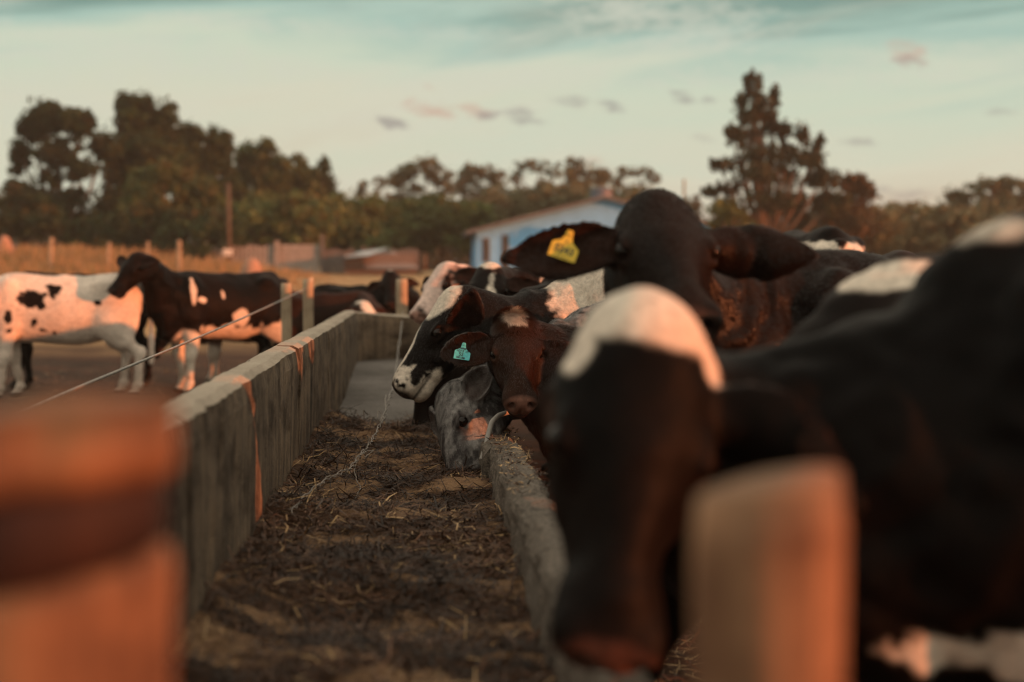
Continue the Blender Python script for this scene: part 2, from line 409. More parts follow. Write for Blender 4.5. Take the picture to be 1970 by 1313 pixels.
    hole = np.clip(1.4-np.minimum(np.linalg.norm((PH-np.array((.51,.047,-.066)))/np.array((.026,.016,.016)), axis=1), np.linalg.norm((PH-np.array((.51,-.047,-.066)))/np.array((.026,.016,.016)), axis=1)), 0, 1)
    col = col*(1-.85*hole[:,None])
    lid = np.clip(1.5-np.linalg.norm((PH*np.array((1,0,1))+np.abs(PH)*np.array((0,1,0))-np.array((.206,.106,-.052)))/np.array((.034,.03,.026)), axis=1), 0, 1)[:,None]*(onhead > .5)[:,None]
    lc = np.array(dark)*.6+np.array((.012,.006,.004))*(1+2*(kind_label == 'calf')); col = col*(1-lid*.8)+lc*lid*.8  # calf gets a paler lid ring, a highlight painted round the eye
    mouth = np.clip(1.6-np.abs(PH[:,2]+.137+.25*(PH[:,0]-.44)**2)/.006, 0, 1)*np.clip((PH[:,0]-.35)*40, 0, 1)*(onhead > .5)*.8
    col = col*(1-mouth[:,None])+np.array((.02,.012,.01))*mouth[:,None]
    for R, t in EF:                                        # pinkish skin in the ear cup
        q = (P-t)@R; L = ear_len*hs; W = ear_w*hs
        c_ = np.clip(1.25-np.sqrt(((q[:,0]-.45*L)/(.5*L))**2+(q[:,1]/(W*.85))**2), 0, 1)*(((N@R[:,2])) > .1)*(np.abs(q[:,2]) < .05)
        c_ = (np.clip(c_*2.5, 0, 1)*.75)[:,None]
        col = col*(1-c_)+(np.array((.03,.013,.009)) if not base_white else np.array((.3,.17,.13)))*c_
    hoof = np.clip((.055*s-P[:,2])*90, 0, 1)[:,None]; col = col*(1-hoof)+np.array((.03,.025,.02))*hoof
    me = mesh_from(name, P, F); smooth(me)
    at = me.color_attributes.new('coat', 'FLOAT_COLOR', 'POINT')
    at.data.foreach_set('color', np.concatenate([col, ro[:,None]], 1).astype(np.float32).ravel())
    me.materials.append(M['coat'])
    ob = bpy.data.objects.new(name, me); link(ob)
    ob.location = T; ob.rotation_euler = (0, 0, yaw)
    ob['label'] = label; ob['category'] = kind_label
    if group: ob['group'] = group
    if eyes:
        for y in (1, -1):
            b = bmesh.new(); bmesh.ops.create_uvsphere(b, u_segments=20, v_segments=14, radius=.0222*hs)
            em = bpy.data.meshes.new('eye'); b.to_mesh(em); b.free(); smooth(em); em.materials.append(M['eye'])
            eo = bpy.data.objects.new('eye', em); link(eo); eo.parent = ob; eo.location = Hp((.206,.106*y,-.050))
    # hair: thin blades lying along the coat
    if fur or tuft:
        n = np.cross(P[F[:,2]]-P[F[:,0]], P[F[:,3]]-P[F[:,1]]); A = np.linalg.norm(n, axis=1)
        fc = P[F].mean(1); fo = onhead[F].mean(1)
        hx = ((fc-poll_l)@RH)/hs
        W_ = A*np.clip(1.6-np.linalg.norm(fc-Hp((.15,0,-.1)), axis=1)/.75, 0, 1)
        W_ = W_*(1-np.clip((hx[:,0]-.40)*12, 0, 1)*.95*(fo > .5))*(1-.97*(np.linalg.norm((np.abs(hx)-np.array((.206,.106,.052)))/np.array((.045,.034,.036)), axis=1) < 1))
        if tuft: W_ = W_*(1+14*np.clip(1.25-np.linalg.norm((hx-np.array((.03,0,-.03)))/np.array((.10,.10,.07)), axis=1), 0, 1))
        nf = fur; fi = rng.choice(len(F), nf, p=W_/W_.sum())
        u, v = rng.rand(nf, 1), rng.rand(nf, 1)
        Q = P[F[fi]]; p0 = (Q[:,0]*(1-u)+Q[:,1]*u)*(1-v)+(Q[:,3]*(1-u)+Q[:,2]*u)*v
        nn = n[fi]/A[fi][:,None]
        hq = ((p0-poll_l)@RH)/hs; oh = onhead[F[fi]].mean(1)[:,None]
        flow_b = np.array((-.7, 0, -.75)); flow_h = RH[:,0]*.9
        tq = np.clip(1.5-np.linalg.norm((hq-np.array((.02,0,-.03)))/np.array((.11,.11,.09)), axis=1), 0, 1)[:,None]
        fl = flow_b*(1-oh)+flow_h*oh+rng.randn(nf, 3)*.28+np.stack([fbm(p0*11, seed+k) for k in (1, 2, 3)], 1)*.35
        if tuft: fl = fl+tq*(RH@np.stack([hq[:,0]*6+.3, hq[:,1]*13, np.full(nf, .3)], 0)).T
        fl = fl-nn*(fl*nn).sum(1)[:,None]; fl /= np.linalg.norm(fl, axis=1)[:,None]+1e-9
        d = fl+nn*(.14+.26*rng.rand(nf, 1)+(.45*tq if tuft else 0)); d /= np.linalg.norm(d, axis=1)[:,None]
        ln = furlen*(.6+.8*rng.rand(nf, 1))*(1+(1.5*tq if tuft else 0))*(1-.45*oh*(1-tq)); sd = np.cross(nn, d); sd /= np.linalg.norm(sd, axis=1)[:,None]+1e-9
        w_ = .0007+.0007*rng.rand(nf, 1)
        mid = p0+d*ln*.55+nn*ln*.08; tip = p0+d*ln-nn*ln*.02
        PP = np.stack([p0-sd*w_, p0+sd*w_, mid+sd*w_*.8, mid-sd*w_*.8, tip], 1).reshape(-1, 3)
        b0 = np.arange(nf)*5
        FF = np.concatenate([np.stack([b0, b0+1, b0+2], 1), np.stack([b0, b0+2, b0+3], 1), np.stack([b0+3, b0+2, b0+4], 1)])
        hc = col[F[fi,0]]*(.7+.6*rng.rand(nf, 1))+.001
        if tuft: hc = hc*(1-.7*tq*(hc[:,:1] < .2))+np.array((.10,.035,.017))*.7*tq*(hc[:,:1] < .2)
        hm_ = mesh_from('hair', PP, FF)
        at = hm_.color_attributes.new('coat', 'FLOAT_COLOR', 'POINT')
        at.data.foreach_set('color', np.concatenate([np.repeat(hc, 5, 0), np.full((nf*5, 1), .5)], 1).astype(np.float32).ravel())
        hm_.materials.append(M['hair']); ho = bpy.data.objects.new('hair', hm_); link(ho); ho.parent = ob
    ob_info = dict(ob=ob, EF=EF, Hp=Hp, RH=RH, hs=hs, P=P)
    return ob_info
# ------------------------------------------------------------------ building helpers
def tag(o, label=None, cat=None, group=None, kind=None):
    for k, v in (('label', label), ('category', cat), ('group', group), ('kind', kind)):
        if v: o[k] = v
    return o
def empty(name, loc, rz=0):
    o = bpy.data.objects.new(name, None); link(o); o.location = loc; o.rotation_euler = (0, 0, rz); o.empty_display_size = .2; return o
def put(name, me, mat, parent=None, sm=True):
    me.materials.append(mat)
    if sm: smooth(me)
    o = bpy.data.objects.new(name, me); link(o)
    if parent: o.parent = parent
    return o
class MB:
    """collects boxes, tubes and sheets into one mesh"""
    def __init__(s): s.v = []; s.f = []; s.n = 0
    def add(s, V, F):
        s.v += [tuple(map(float, v)) for v in V]; s.f += [tuple(int(i)+s.n for i in f) for f in F]; s.n = len(s.v); return s
    def box(s, c, d, R=None, taper=1.):
        V = []
        for z in (-1, 1):
            for x, y in ((-1, -1), (1, -1), (1, 1), (-1, 1)):
                t = taper if z > 0 else 1
                p = np.array((x*d[0]/2*t, y*d[1]/2*t, z*d[2]/2))
                V.append((R@p if R is not None else p)+np.array(c))
        return s.add(V, [(3,2,1,0), (4,5,6,7), (0,1,5,4), (1,2,6,5), (2,3,7,6), (3,0,4,7)])
    def tube(s, pts, rr, n=8, cap=True, wob=0, seed=0):
        pts = [np.array(p, float) for p in pts]; m = len(pts)
        rr = [rr]*m if not hasattr(rr, '__len__') else list(rr)
        rnd = random.Random(seed); V = []; F = []
        t0 = unit(pts[1]-pts[0]); a = np.array((0, 0, 1.)) if abs(t0[2]) < .9 else np.array((1., 0, 0))
        u = unit(np.cross(t0, a))
        for i in range(m):
            t = unit(pts[min(i+1, m-1)]-pts[max(i-1, 0)]); u = unit(u-t*(u@t)); w = np.cross(t, u)
            for k in range(n):
                q = 2*math.pi*k/n; r = rr[i]*(1+wob*(rnd.random()-.5))
                V.append(pts[i]+u*math.cos(q)*r+w*math.sin(q)*r)
        for i in range(m-1):
            for k in range(n):
                F.append((i*n+k, i*n+(k+1) % n, (i+1)*n+(k+1) % n, (i+1)*n+k))
        if cap: F.append(tuple(range(n-1, -1, -1))); F.append(tuple((m-1)*n+k for k in range(n)))
        return s.add(V, F)
    def build(s, name, mat, parent=None, sm=False, bevel=0):
        me = bpy.data.meshes.new(name); me.from_pydata(s.v, [], s.f); me.update()
        if bevel:
            b = bmesh.new(); b.from_mesh(me); bmesh.ops.bevel(b, geom=b.edges[:], offset=bevel, segments=2, affect='EDGES', clamp_overlap=True); b.to_mesh(me); b.free()
        o = put(name, me, mat, parent, sm)
        return o
def grid(xs, ys, fz):
    X, Y = np.meshgrid(xs, ys, indexing='ij'); P = np.stack([X.ravel(), Y.ravel(), np.zeros(X.size)], 1); P[:,2] = fz(P)
    a, b = len(xs), len(ys); i = (np.arange(a-1)[:,None]*b+np.arange(b-1)[None]).ravel()
    return P, np.stack([i, i+b, i+b+1, i+1], 1)
def blades(name, P, D, L, W, C, mat, N=None, bend=.2, parent=None):
    """thin bent blades: roots, directions, lengths, widths, colours"""
    n = len(P); up_ = np.zeros((n, 3)); up_[:,2] = 1
    sd = np.cross(D, up_ if N is None else N); sd /= np.linalg.norm(sd, axis=1)[:,None]+1e-9
    rs = np.random.RandomState(n); bv = rs.randn(n, 3)*bend
    L = L[:,None]; W = W[:,None]
    a = P; b = P+D*L*.5+bv*L*.12; c = P+D*L
    V = np.stack([a-sd*W, a+sd*W, b-sd*W, b+sd*W, c-sd*W*.5, c+sd*W*.5], 1).reshape(-1, 3)
    i = np.arange(n)*6
    F = np.concatenate([np.stack([i, i+1, i+3, i+2], 1), np.stack([i+2, i+3, i+5, i+4], 1)])
    me = mesh_from(name, V, F); at_ = me.color_attributes.new('tint', 'FLOAT_COLOR', 'POINT')
    at_.data.foreach_set('color', np.concatenate([np.repeat(C, 6, 0), np.ones((n*6, 1))], 1).astype(np.float32).ravel())
    return put(name, me, mat, parent, False)

# ------------------------------------------------------------------ materials
def mat_tint(name, rough=.8, trans=0., spec=.2):
    g = G(name); a = g.n('Attribute', attribute_name='tint', attribute_type='GEOMETRY')
    m = g.done(a.outputs['Color'], rough, Specular_IOR_Level=spec)
    if trans:
        tr = g.n('BsdfTranslucent', {0: a.outputs['Color']}); mx = g.n('MixShader', {0: trans})
        g.t.links.new(g.b.outputs[0], mx.inputs[1]); g.t.links.new(tr.outputs[0], mx.inputs[2]); g.t.links.new(mx.outputs[0], g.o.inputs[0])
    return m
M['leaf'] = mat_tint('foliage', .7, .22); M['straw'] = mat_tint('straw', .65, .0, .25); M['grass'] = mat_tint('dry_grass', .8, .3)
def mat_concrete(name, light, dark, streak=True, side=True, grit=.35, gs=60):
    g = G(name); v = g.co()
    big = g.noise(v, 1.7, 5, .6); fine = g.noise(v, gs, 6, .7); st = g.noise(g.co((1, 9, .35)), 2.2, 6, .62)
    f = g.math('ADD', g.math('MULTIPLY', big, .55), g.math('MULTIPLY', fine, grit))
    if streak: f = g.math('ADD', g.math('MULTIPLY', f, .55), g.math('MULTIPLY', st, .52))
    c = g.ramp(f, [(.36, dark), (.48, tuple(.55*a+.45*b for a, b in zip(dark, light))), (.60, light)])
    sp = g.ramp(g.noise(v, 130, 3, .6), [(.28, (.35,.33,.31)), (.42, (1,1,1))]) if side or gs > 50 else g.ramp(g.noise(g.co((1, 1.8, 1)), 85, 5, .75), [(.36, (.10,.09,.085)), (.50, (.75,.72,.68)), (.66, (1.5,1.42,1.34))])
    c = g.mix(.8, c, sp, 'MULTIPLY')
    if side:
        bl = g.ramp(g.noise(g.co((1, 1.3, 2.2)), 2.6, 6, .7), [(.36, (.38,.34,.30)), (.50, (1,1,1)), (.66, (1.25,1.2,1.12))])
        c = g.mix(1, c, bl, 'MULTIPLY')
    if side:  # paler on upward faces, stained sides
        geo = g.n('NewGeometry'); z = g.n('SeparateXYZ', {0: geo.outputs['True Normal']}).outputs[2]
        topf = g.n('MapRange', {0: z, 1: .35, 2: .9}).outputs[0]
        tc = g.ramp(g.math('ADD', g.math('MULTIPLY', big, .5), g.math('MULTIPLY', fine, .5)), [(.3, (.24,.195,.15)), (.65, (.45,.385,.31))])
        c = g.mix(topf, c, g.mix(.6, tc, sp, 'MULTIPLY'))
    h = g.math('ADD', fine, g.math('MULTIPLY', g.noise(v, 18, 5, .65), 1.3)); g.bump(h, .7, .008)
    return g.done(c, .88, Specular_IOR_Level=.2)
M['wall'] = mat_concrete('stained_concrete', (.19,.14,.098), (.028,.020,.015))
M['wallr'] = mat_concrete('rough_concrete', (.17,.15,.13), (.03,.026,.023), False, False, .62, 42)
M['floor'] = mat_concrete('worn_concrete', (.27,.25,.235), (.10,.09,.08), False, False)
def mat_wood(name, a, b, sc_=1., rough=.75, z=.12):
    g = G(name); v = g.co((1, 1, z)); n = g.noise(v, 38*sc_, 6, .65); n2 = g.noise(g.co(), 7*sc_, 4, .6)
    c = g.ramp(g.math('ADD', g.math('MULTIPLY', n, .45), g.math('MULTIPLY', n2, .55)), [(.34, a), (.64, b)])
    g.bump(n, .5, .006); return g.done(c, rough, Specular_IOR_Level=.25)
M['post'] = mat_wood('post_wood', (.075,.035,.02), (.36,.20,.11)); M['post3'] = mat_wood('shade_patched_post_wood', (.022,.010,.008), (.27,.14,.07), 1.5); M['post2'] = mat_wood('grey_post_wood', (.19,.135,.09), (.45,.36,.25))  # post3: darker patchy copy, shade painted into the left post's wood
M['plank'] = mat_wood('weathered_plank', (.17,.155,.145), (.36,.33,.31)); M['dplank'] = mat_wood('dark_plank', (.07,.062,.06), (.16,.145,.14)); M['bark'] = mat_wood('bark', (.045,.03,.022), (.14,.10,.07))
M['shade_band'] = mat_wood('groove_shade_wood', (.012,.006,.005), (.04,.017,.012))  # near-black colour standing in for shade in the post's groove
def plain(name, c, rough=.6, var=.25, scale=6, metal=0., bump=.15):
    g = G(name); n = g.noise(g.co(), scale, 5, .6)
    cc = g.mix(1, (*c, 1), g.ramp(n, [(.3, (1-var,)*3), (.7, (1+var,)*3)]), 'MULTIPLY'); g.bump(n, bump, .01)
    return g.done(cc, rough, Metallic=metal)
M['wire'] = plain('galvanised_wire', (.22,.19,.165), .45, .4, 30, .5)
M['blue'] = plain('blue_painted_wall', (.17,.45,.80), .8, .12, 2); M['roof'] = plain('grey_sheet_roof', (.12,.125,.135), .6, .2, 3); M['dark'] = plain('dark_opening', (.03,.028,.026), .9)
M['frame'] = plain('grey_window_frame', (.16,.18,.19), .7); M['tank'] = plain('slate_tank', (.10,.115,.15), .5, .2, 3); M['clay'] = plain('clay_tile', (.19,.165,.155), .85, .25, 8); M['brick'] = plain('red_brick', (.15,.115,.10), .9, .3, 9)
M['sheet'] = plain('pale_sheet', (.36,.40,.42), .5, .2, 5); M['earth'] = plain('red_earth', (.33,.19,.13), .95, .3, 5, 0, .6); M['white'] = plain('whitewash', (.6,.57,.53), .8, .15)
def mat_ground():
    g = G('ground'); v = g.co(); s = g.n('SeparateXYZ', {0: v})
    n = g.noise(v, .35, 6, .6); nf = g.math('ADD', g.math('MULTIPLY', g.noise(v, 9, 6, .7), .5), g.math('MULTIPLY', g.noise(v, 1.6, 6, .65), .5))
    soil = g.ramp(nf, [(.3, (.016,.009,.007)), (.7, (.10,.056,.036))])
    dry = g.ramp(g.math('ADD', g.math('MULTIPLY', g.noise(v, 1.1, 5, .6), .6), g.math('MULTIPLY', nf, .4)), [(.3, (.24,.155,.075)), (.7, (.46,.33,.18))])
    f = g.n('MapRange', {0: g.math('ADD', s.outputs[1], g.math('MULTIPLY', n, 16)), 1: 28., 2: 38.}, interpolation_type='SMOOTHSTEP').outputs[0]
    g.bump(nf, .8, .05); return g.done(g.mix(f, soil, dry), .95, Specular_IOR_Level=.1)
M['ground'] = mat_ground()
def mat_feed():
    g = G('feed'); v = g.co()
    a = g.noise(g.co((1, 1.6, 1)), 70, 6, .7); b = g.noise(g.co((1, 2.2, 1)), 4.5, 5, .6)
    c = g.ramp(a, [(.3, (.016,.009,.007)), (.62, (.12,.066,.04))])
    y = g.ramp(g.math('ADD', g.math('MULTIPLY', b, .75), g.math('MULTIPLY', a, .25)), [(.55, (0,0,0)), (.66, (1,1,1))])
    y = g.n('Attribute', attribute_name='meal', attribute_type='GEOMETRY').outputs['Fac']
    c = g.mix(g.math('MULTIPLY', y, .85), c, g.ramp(a, [(.3, (.19,.105,.058)), (.7, (.40,.255,.145))]))
    g.bump(a, 1., .012); return g.done(c, .9, Specular_IOR_Level=.15)
M['feed'] = mat_feed()

# ------------------------------------------------------------------ ground
def sst(a, b, x): t = np.clip((x-a)/(b-a), 0, 1); return t*t*(3-2*t)
def gz(x, y):
    x = np.asarray(x, float); y = np.asarray(y, float)
    return sst(20, 66, y)*1.1+sst(22, 62, y)*sst(-2, -16, x)*.75+np.clip(y-66, 0, 400)*.006
ax = np.concatenate([np.linspace(-200, -40, 12)[:-1], np.linspace(-40, 40, 161), np.linspace(40, 200, 12)[1:]])
ay = np.concatenate([np.linspace(-60, -10, 8)[:-1], np.linspace(-10, 90, 201), np.linspace(90, 200, 10)[1:]])
P, F = grid(ax, ay, lambda p: gz(p[:,0], p[:,1])+.03*fbm(p*(.9, .9, 0)+.5, 4, 3)*sst(-5, 2, p[:,1]))
tag(put('ground', mesh_from('ground', P, F), M['ground']), kind='structure')

# ------------------------------------------------------------------ feed trough
trough = empty('feed_trough', (0, 6.5, 0)); tag(trough, 'long grey concrete feed trough full of silage running away down the middle', 'feed trough')
trough_off = np.array((0, 6.5, 0))
XL, XR, YE = -.5, .285, 12.1
def wall_sweep(name, path, wid, z0, mat, seed, jag=.004, round_=.018, inner_lean=0.):
    """path: list of (inner point xy, outward unit xy, top z); a rounded, slightly uneven wall"""
    prof = []
    nz = 14
    for k in range(nz+1): prof.append((0., k/nz, 0))
    for q in (.25, .5, .75, 1.): prof.append((q, 1., 0))
    for k in range(nz, -1, -4): prof.append((1., k/nz, 0))
    V = []
    for (p, o, zt) in path:
        for (u, t, _) in prof:
            z = z0+(zt-z0)*t; w = u*wid
            if t == 1 and u in (0., 1.): z -= round_*.7; w += (round_*.4 if u == 0 else -round_*.4)
            if t == 1 and 0 < u < 1: z += .002
            ln = inner_lean*(zt-z)*(u == 0)
            V.append((p[0]+o[0]*(w-ln), p[1]+o[1]*(w-ln), z))
    V = np.array(V); n = len(prof); m = len(path)
    N = fbm(V*11, seed, 3)
    V[:,2] += np.where(V[:,2] > z0+.2, N*jag, 0); V[:,0] += fbm(V*14+7, seed+1, 3)*jag*1.3+vnoise(V*45, seed+5)*jag*.5; V[:,1] += np.where((np.arange(len(V)) >= n)&(np.arange(len(V)) < (m-1)*n), 0, vnoise(V*20, seed)*jag)
    i = (np.arange(m-1)[:,None]*n+np.arange(n-1)[None]).ravel()
    F = np.stack([i, i+1, i+n+1, i+n], 1)
    V = V-trough_off
    me = bpy.data.meshes.new(name); me.from_pydata([tuple(v) for v in V], [], [tuple(f) for f in F]+[tuple(range(n-1, -1, -1)), tuple((m-1)*n+k for k in range(n))])
    me.update(); b = bmesh.new(); b.from_mesh(me); bmesh.ops.recalc_face_normals(b, faces=b.faces[:]); b.to_mesh(me); b.free()
    return put(name, me, mat, trough, False)
cuts = [1.45, 3.13, 5.1, 6.05, 8.0, 9.6]
for k in range(len(cuts)-1):
    ys = np.linspace(cuts[k]+.004, cuts[k+1]-.004, int((cuts[k+1]-cuts[k])/.045))
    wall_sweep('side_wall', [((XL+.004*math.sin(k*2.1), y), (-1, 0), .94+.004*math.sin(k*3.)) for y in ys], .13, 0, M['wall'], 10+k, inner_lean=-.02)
path = [((XL, y), (-1, 0), .94) for y in np.arange(9.604, YE-.45, .05)]
for a in np.linspace(0, math.pi/2, 14)[0:]:
    path.append(((XL+.45-.45*math.cos(a), YE-.45+.45*math.sin(a)), (-math.cos(a), math.sin(a)), .94-.06*(a/(math.pi/2))))
for x in np.linspace(XL+.5, .42, 12): path.append(((x, YE), (0, 1), .88-.12*(x-XL-.5)/.4))
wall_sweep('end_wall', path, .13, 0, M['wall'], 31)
ysr = np.linspace(1.45, 5.52, 110)
w1 = wall_sweep('side_wall', [((XR, y), (1, 0), .585) for y in ysr], .118, 0, M['wallr'], 41, .009, .022, .06)
w2 = wall_sweep('side_wall', [((XR-.02+.01*math.sin(y*3), y), (1, 0), .575) for y in np.linspace(5.535, 11.95, 120)], .135, 0, M['wallr'], 42, .012, .03, .06)
P, F = grid(np.linspace(XL-.01, XR+.03, 20), np.linspace(1.4, YE+.05, 120), lambda p: .36+.16*sst(8.6, 11.6, p[:,1])+.004*fbm(p*6, 3))
o = put('trough_floor', mesh_from('trough_floor', P-trough_off, F), M['floor'], trough)
MB().box((-.11, 1.36-6.5, .29), (1.05, .14, .58)).build('end_wall', M['wall'], trough, bevel=.012)

def feedz(p):
    x, y = p[:,0], p[:,1]
    z = .43+.042*fbm(p*(2.2, 1.6, 0)+.3, 21, 3)+.012*fbm(p*(9, 12, 0), 22, 3)+.006*fbm(p*(40, 55, 0), 23, 2)
    z = z+.05*np.exp(-((x-XL)/.10)**2)-.02*np.exp(-((x+.1)/.2)**2)+.018*np.sin(y*7+x*3)*np.exp(-((x+.05)/.3)**2)
    return z-.16*sst(7.9, 8.9, y+.25*vnoise(np.stack([x*3, y*0, y*0], 1), 4))
P, F = grid(np.linspace(XL-.015, XR+.06, 110), np.linspace(1.45, 9.0, 900), feedz)
def meal(p): return np.clip((fbm(p*(3.6, 6.5, 0)+3.1, 77, 4)-.28)*3, 0, 1)
fm = mesh_from('silage', P, F); fa = fm.attributes.new('meal', 'FLOAT', 'POINT'); fa.data.foreach_set('value', meal(P).astype(np.float32))
feed = put('silage', fm, M['feed']); tag(feed, 'dark brown silage bed lying along the bottom of the trough', 'silage', kind='stuff')
rs = np.random.RandomState(5)
def straw(name, n, x0, x1, y0, y1, zf, lo, hi, seed, lift=.006, label=None, light=.085):
    rs = np.random.RandomState(seed); p = np.stack([rs.uniform(x0, x1, n), rs.uniform(y0, y1, n), np.zeros(n)], 1)
    if name == 'straw': p = p[rs.rand(n) > .72*meal(p)]; n = len(p)
    p[:,2] = zf(p)+rs.rand(n)*lift
    a = rs.uniform(0, 2*math.pi, n); e = np.abs(rs.randn(n)*.16); e = np.where(rs.rand(n) < .03, e+.5, e)
    D = np.stack([np.cos(a)*np.cos(e), np.sin(a)*np.cos(e), np.sin(e)], 1)
    L = rs.uniform(lo, hi, n)*(.5+rs.rand(n)**3+1.3*(rs.rand(n) < .06)); W = .0012+.0018*rs.rand(n)
    t = rs.rand(n); dk = np.array((.04,.023,.015)); md = np.array((.16,.078,.043)); lt = np.array((.46,.30,.15))
    patch = np.clip(.45+1.1*fbm(p*(5, 9, 0), 66, 2), 0, 1.3)
    C = np.where((t < light*patch*1.6)[:,None], lt*(.5+.6*rs.rand(n, 1)), (dk+(md-dk)*rs.rand(n, 1)**1.5)*np.clip(.25+patch, .3, 1.15)[:,None])
    Nn = np.zeros((n, 3)); Nn[:,2] = 1; Nn[:,:2] = rs.randn(n, 2)*.35
    o = blades(name, p, D, L, W, C, M['straw'], Nn, 1.2); tag(o, label, 'straw', kind='stuff'); return o
straw('straw', 30000, XL+.01, XR+.02, 1.9, 8.4, feedz, .03, .10, 6, label='loose stalks of straw strewn over the silage in the trough')
straw('wall_straw', 900, XR-.01, XR+.12, 4.2, 7.5, lambda p: np.full(len(p), .59), .015, .045, 7, .004, 'bits of straw scattered on the low right trough wall', .35)
straw('yard_litter', 9000, -7.5, -.75, 4.5, 19, lambda p: np.full(len(p), .01)+.03*fbm(p*(.9, .9, 0)+.5, 4, 3), .04, .16, 18, .04, 'trodden straw and dung littering the pen floor left of the trough', .25)
straw('ground_straw', 7000, XR+.14, 1.6, 1.2, 5.5, lambda p: np.full(len(p), .02)+.03*fbm(p*(.9, .9, 0)+.5, 4, 3), .04, .13, 8, .03, 'trampled straw on the soil beside the trough, under the cows', .3)

# ------------------------------------------------------------------ posts and wires
def round_post(name, label, base, h, r, mat, seed, slant=0., group=None, lean=(0, 0), shade_band=None, n=28):
    e = empty(name, base); tag(e, label, 'post', group)
    m = MB(); rnd = random.Random(seed); V = []; F = []; K = 26
    for i in range(K+1):
        t = i/K
        for k in range(n):
            q = 2*math.pi*k/n; rr = r*(1+.035*math.sin(3*q+seed)+.02*math.sin(7*q+5*t+seed)+.02*math.sin(9*t+seed))*(1-.06*t)
            if t == 1: rr *= .93
            z = h*t+(slant*math.cos(q) if t > .9 else 0)*(1 if t == 1 else .8)-(.006 if False else 0)
            V.append((rr*math.cos(q)+lean[0]*t, rr*math.sin(q)+lean[1]*t, z))
    for i in range(K):
        for k in range(n): F.append((i*n+k, i*n+(k+1) % n, (i+1)*n+(k+1) % n, (i+1)*n+k))
    F.append(tuple(K*n+k for k in range(n))); m.add(V, F)
    m.build('shaft', mat, e, True)
    return e
# the two big ones before the end of the trough
b = at(62, 800, 1.0); zt = 1.25-255/2736
pl = empty('gate_post', (b[0], b[1], 0)); tag(pl, 'thick blurred orange-brown wooden post with a dark band, left foreground', 'post', 'posts before the trough end')
def lathe(name, prof, mat, par, n=40, wob=.02, seed=0, tilt=0.):
    m = MB(); V = []; F = []
    for (r, z) in prof:
        for k in range(n):
            q = 2*math.pi*k/n; rr = r*(1+wob*math.sin(3*q+seed+z*5)+wob*.6*math.sin(8*q+z*17+seed)); V.append((rr*math.cos(q), rr*math.sin(q), z+tilt*math.cos(q)))
    K = len(prof)
    for i in range(K-1):
        for k in range(n): F.append((i*n+k, i*n+(k+1) % n, (i+1)*n+(k+1) % n, (i+1)*n+k))
    F.append(tuple((K-1)*n+k for k in range(n))); F.append(tuple(range(n-1, -1, -1))); m.add(V, F); return m.build(name, mat, par, True)
zb = 1.25-470/2736
lathe('shaft', [(.097, 0), (.090, .3), (.093, .6), (.092, .8), (.091, zb-.05), (.088, zb-.036)], M['post3'], pl, seed=1, tilt=.014, wob=.045)
lathe('shade_band', [(.080, zb-.034), (.086, zb-.028), (.086, zb+.018), (.080, zb+.024)], M['shade_band'], pl, seed=2, tilt=.014, wob=.015)  # added dark ring that paints the groove's shade
lathe('cap', [(.088, zb+.026), (.094, zb+.036), (.095, zb+.08), (.093, zt-.012), (.080, zt), (.0, zt+.004)], M['post3'], pl, seed=3, tilt=.006, wob=.06)
b2 = at(1482, 900, 1.1)
round_post('gate_post', 'blurred pale wooden post with a slanting cut top before the black cow', (b2[0], b2[1], 0), 1.25-405/2736*1.1-.004, (.063), M['post'], 5, .012, 'posts before the trough end')
p1 = at(551, 545, 11.4); p2 = at(593, 536, 12.0); p3 = at(773, 537, 13.2)
round_post('fence_post', 'short round brown post left of the orange-topped one beyond the trough wall', (p1[0], p1[1], 0), p1[2], .044, M['post2'], 11, 0, 'fence posts behind the trough')
round_post('fence_post', 'round post with an orange sunlit top where the wire is tied', (p2[0], p2[1], 0), p2[2], .046, M['post2'], 12, .01, 'fence posts behind the trough')
round_post('fence_post', 'weathered grey post behind the far end of the trough', (p3[0], p3[1], 0), p3[2], .056, M['post2'], 13, 0, 'fence posts behind the trough')
w_b = at(588, 556, 11.95); w_a = at(70, 770, 4.0); w_a = w_b+(w_a-w_b)*1.25
pts = []
for t in np.linspace(0, 1, 30): pts.append(w_a+(w_b-w_a)*t+np.array((0, 0, -.02*math.sin(math.pi*t))))
o = MB().tube(pts, .0055, 8).build('fence_wire', M['wire'], None, True); tag(o, 'straight wire strung from the near left post to the sunlit post', 'wire')
def twist(pl_, r, tw, turns, seed):
    """two strands twisted round one another along a polyline"""
    pl_ = [np.array(p) for p in pl_]; Q = []
    for i in range(len(pl_)-1):
        for t in np.linspace(0, 1, 14, endpoint=False): Q.append(pl_[i]*(1-t)+pl_[i+1]*t)
    Q.append(pl_[-1]); Q = np.array(Q)
    for _ in range(6): Q[1:-1] = (Q[:-2]+2*Q[1:-1]+Q[2:])/4
    out = []
    for s in (0, math.pi):
        A = []
        for i, q in enumerate(Q):
            a = s+i/len(Q)*turns*2*math.pi; A.append(q+np.array((math.cos(a)*tw, math.sin(a)*tw*.6, math.sin(a)*tw))*(1+.6*math.sin(i*.7+seed)))
        out.append(A)
    return out
wp = [at(776, 600, 13.1), at(771, 640, 11.), at(757, 745, 8.2), at(748, 770, 7.2), at(738, 806, 6.5), at(722, 838, 6.05), at(708, 862, 5.8), at(690, 880, 5.6), at(676, 902, 5.45), at(630, 922, 5.25), at(596, 948, 5.0), at(560, 985, 4.6)]
m = MB()
for A in twist(wp, .0035, .006, 22, 1): m.tube(A, .0022, 6)
m.tube(twist([at(690, 880, 5.6), at(682, 905, 5.5), at(684, 922, 5.45), at(694, 935, 5.4), at(680, 968, 5.2), at(668, 1000, 4.9)], .002, .002, 3, 2)[0], .002, 6)
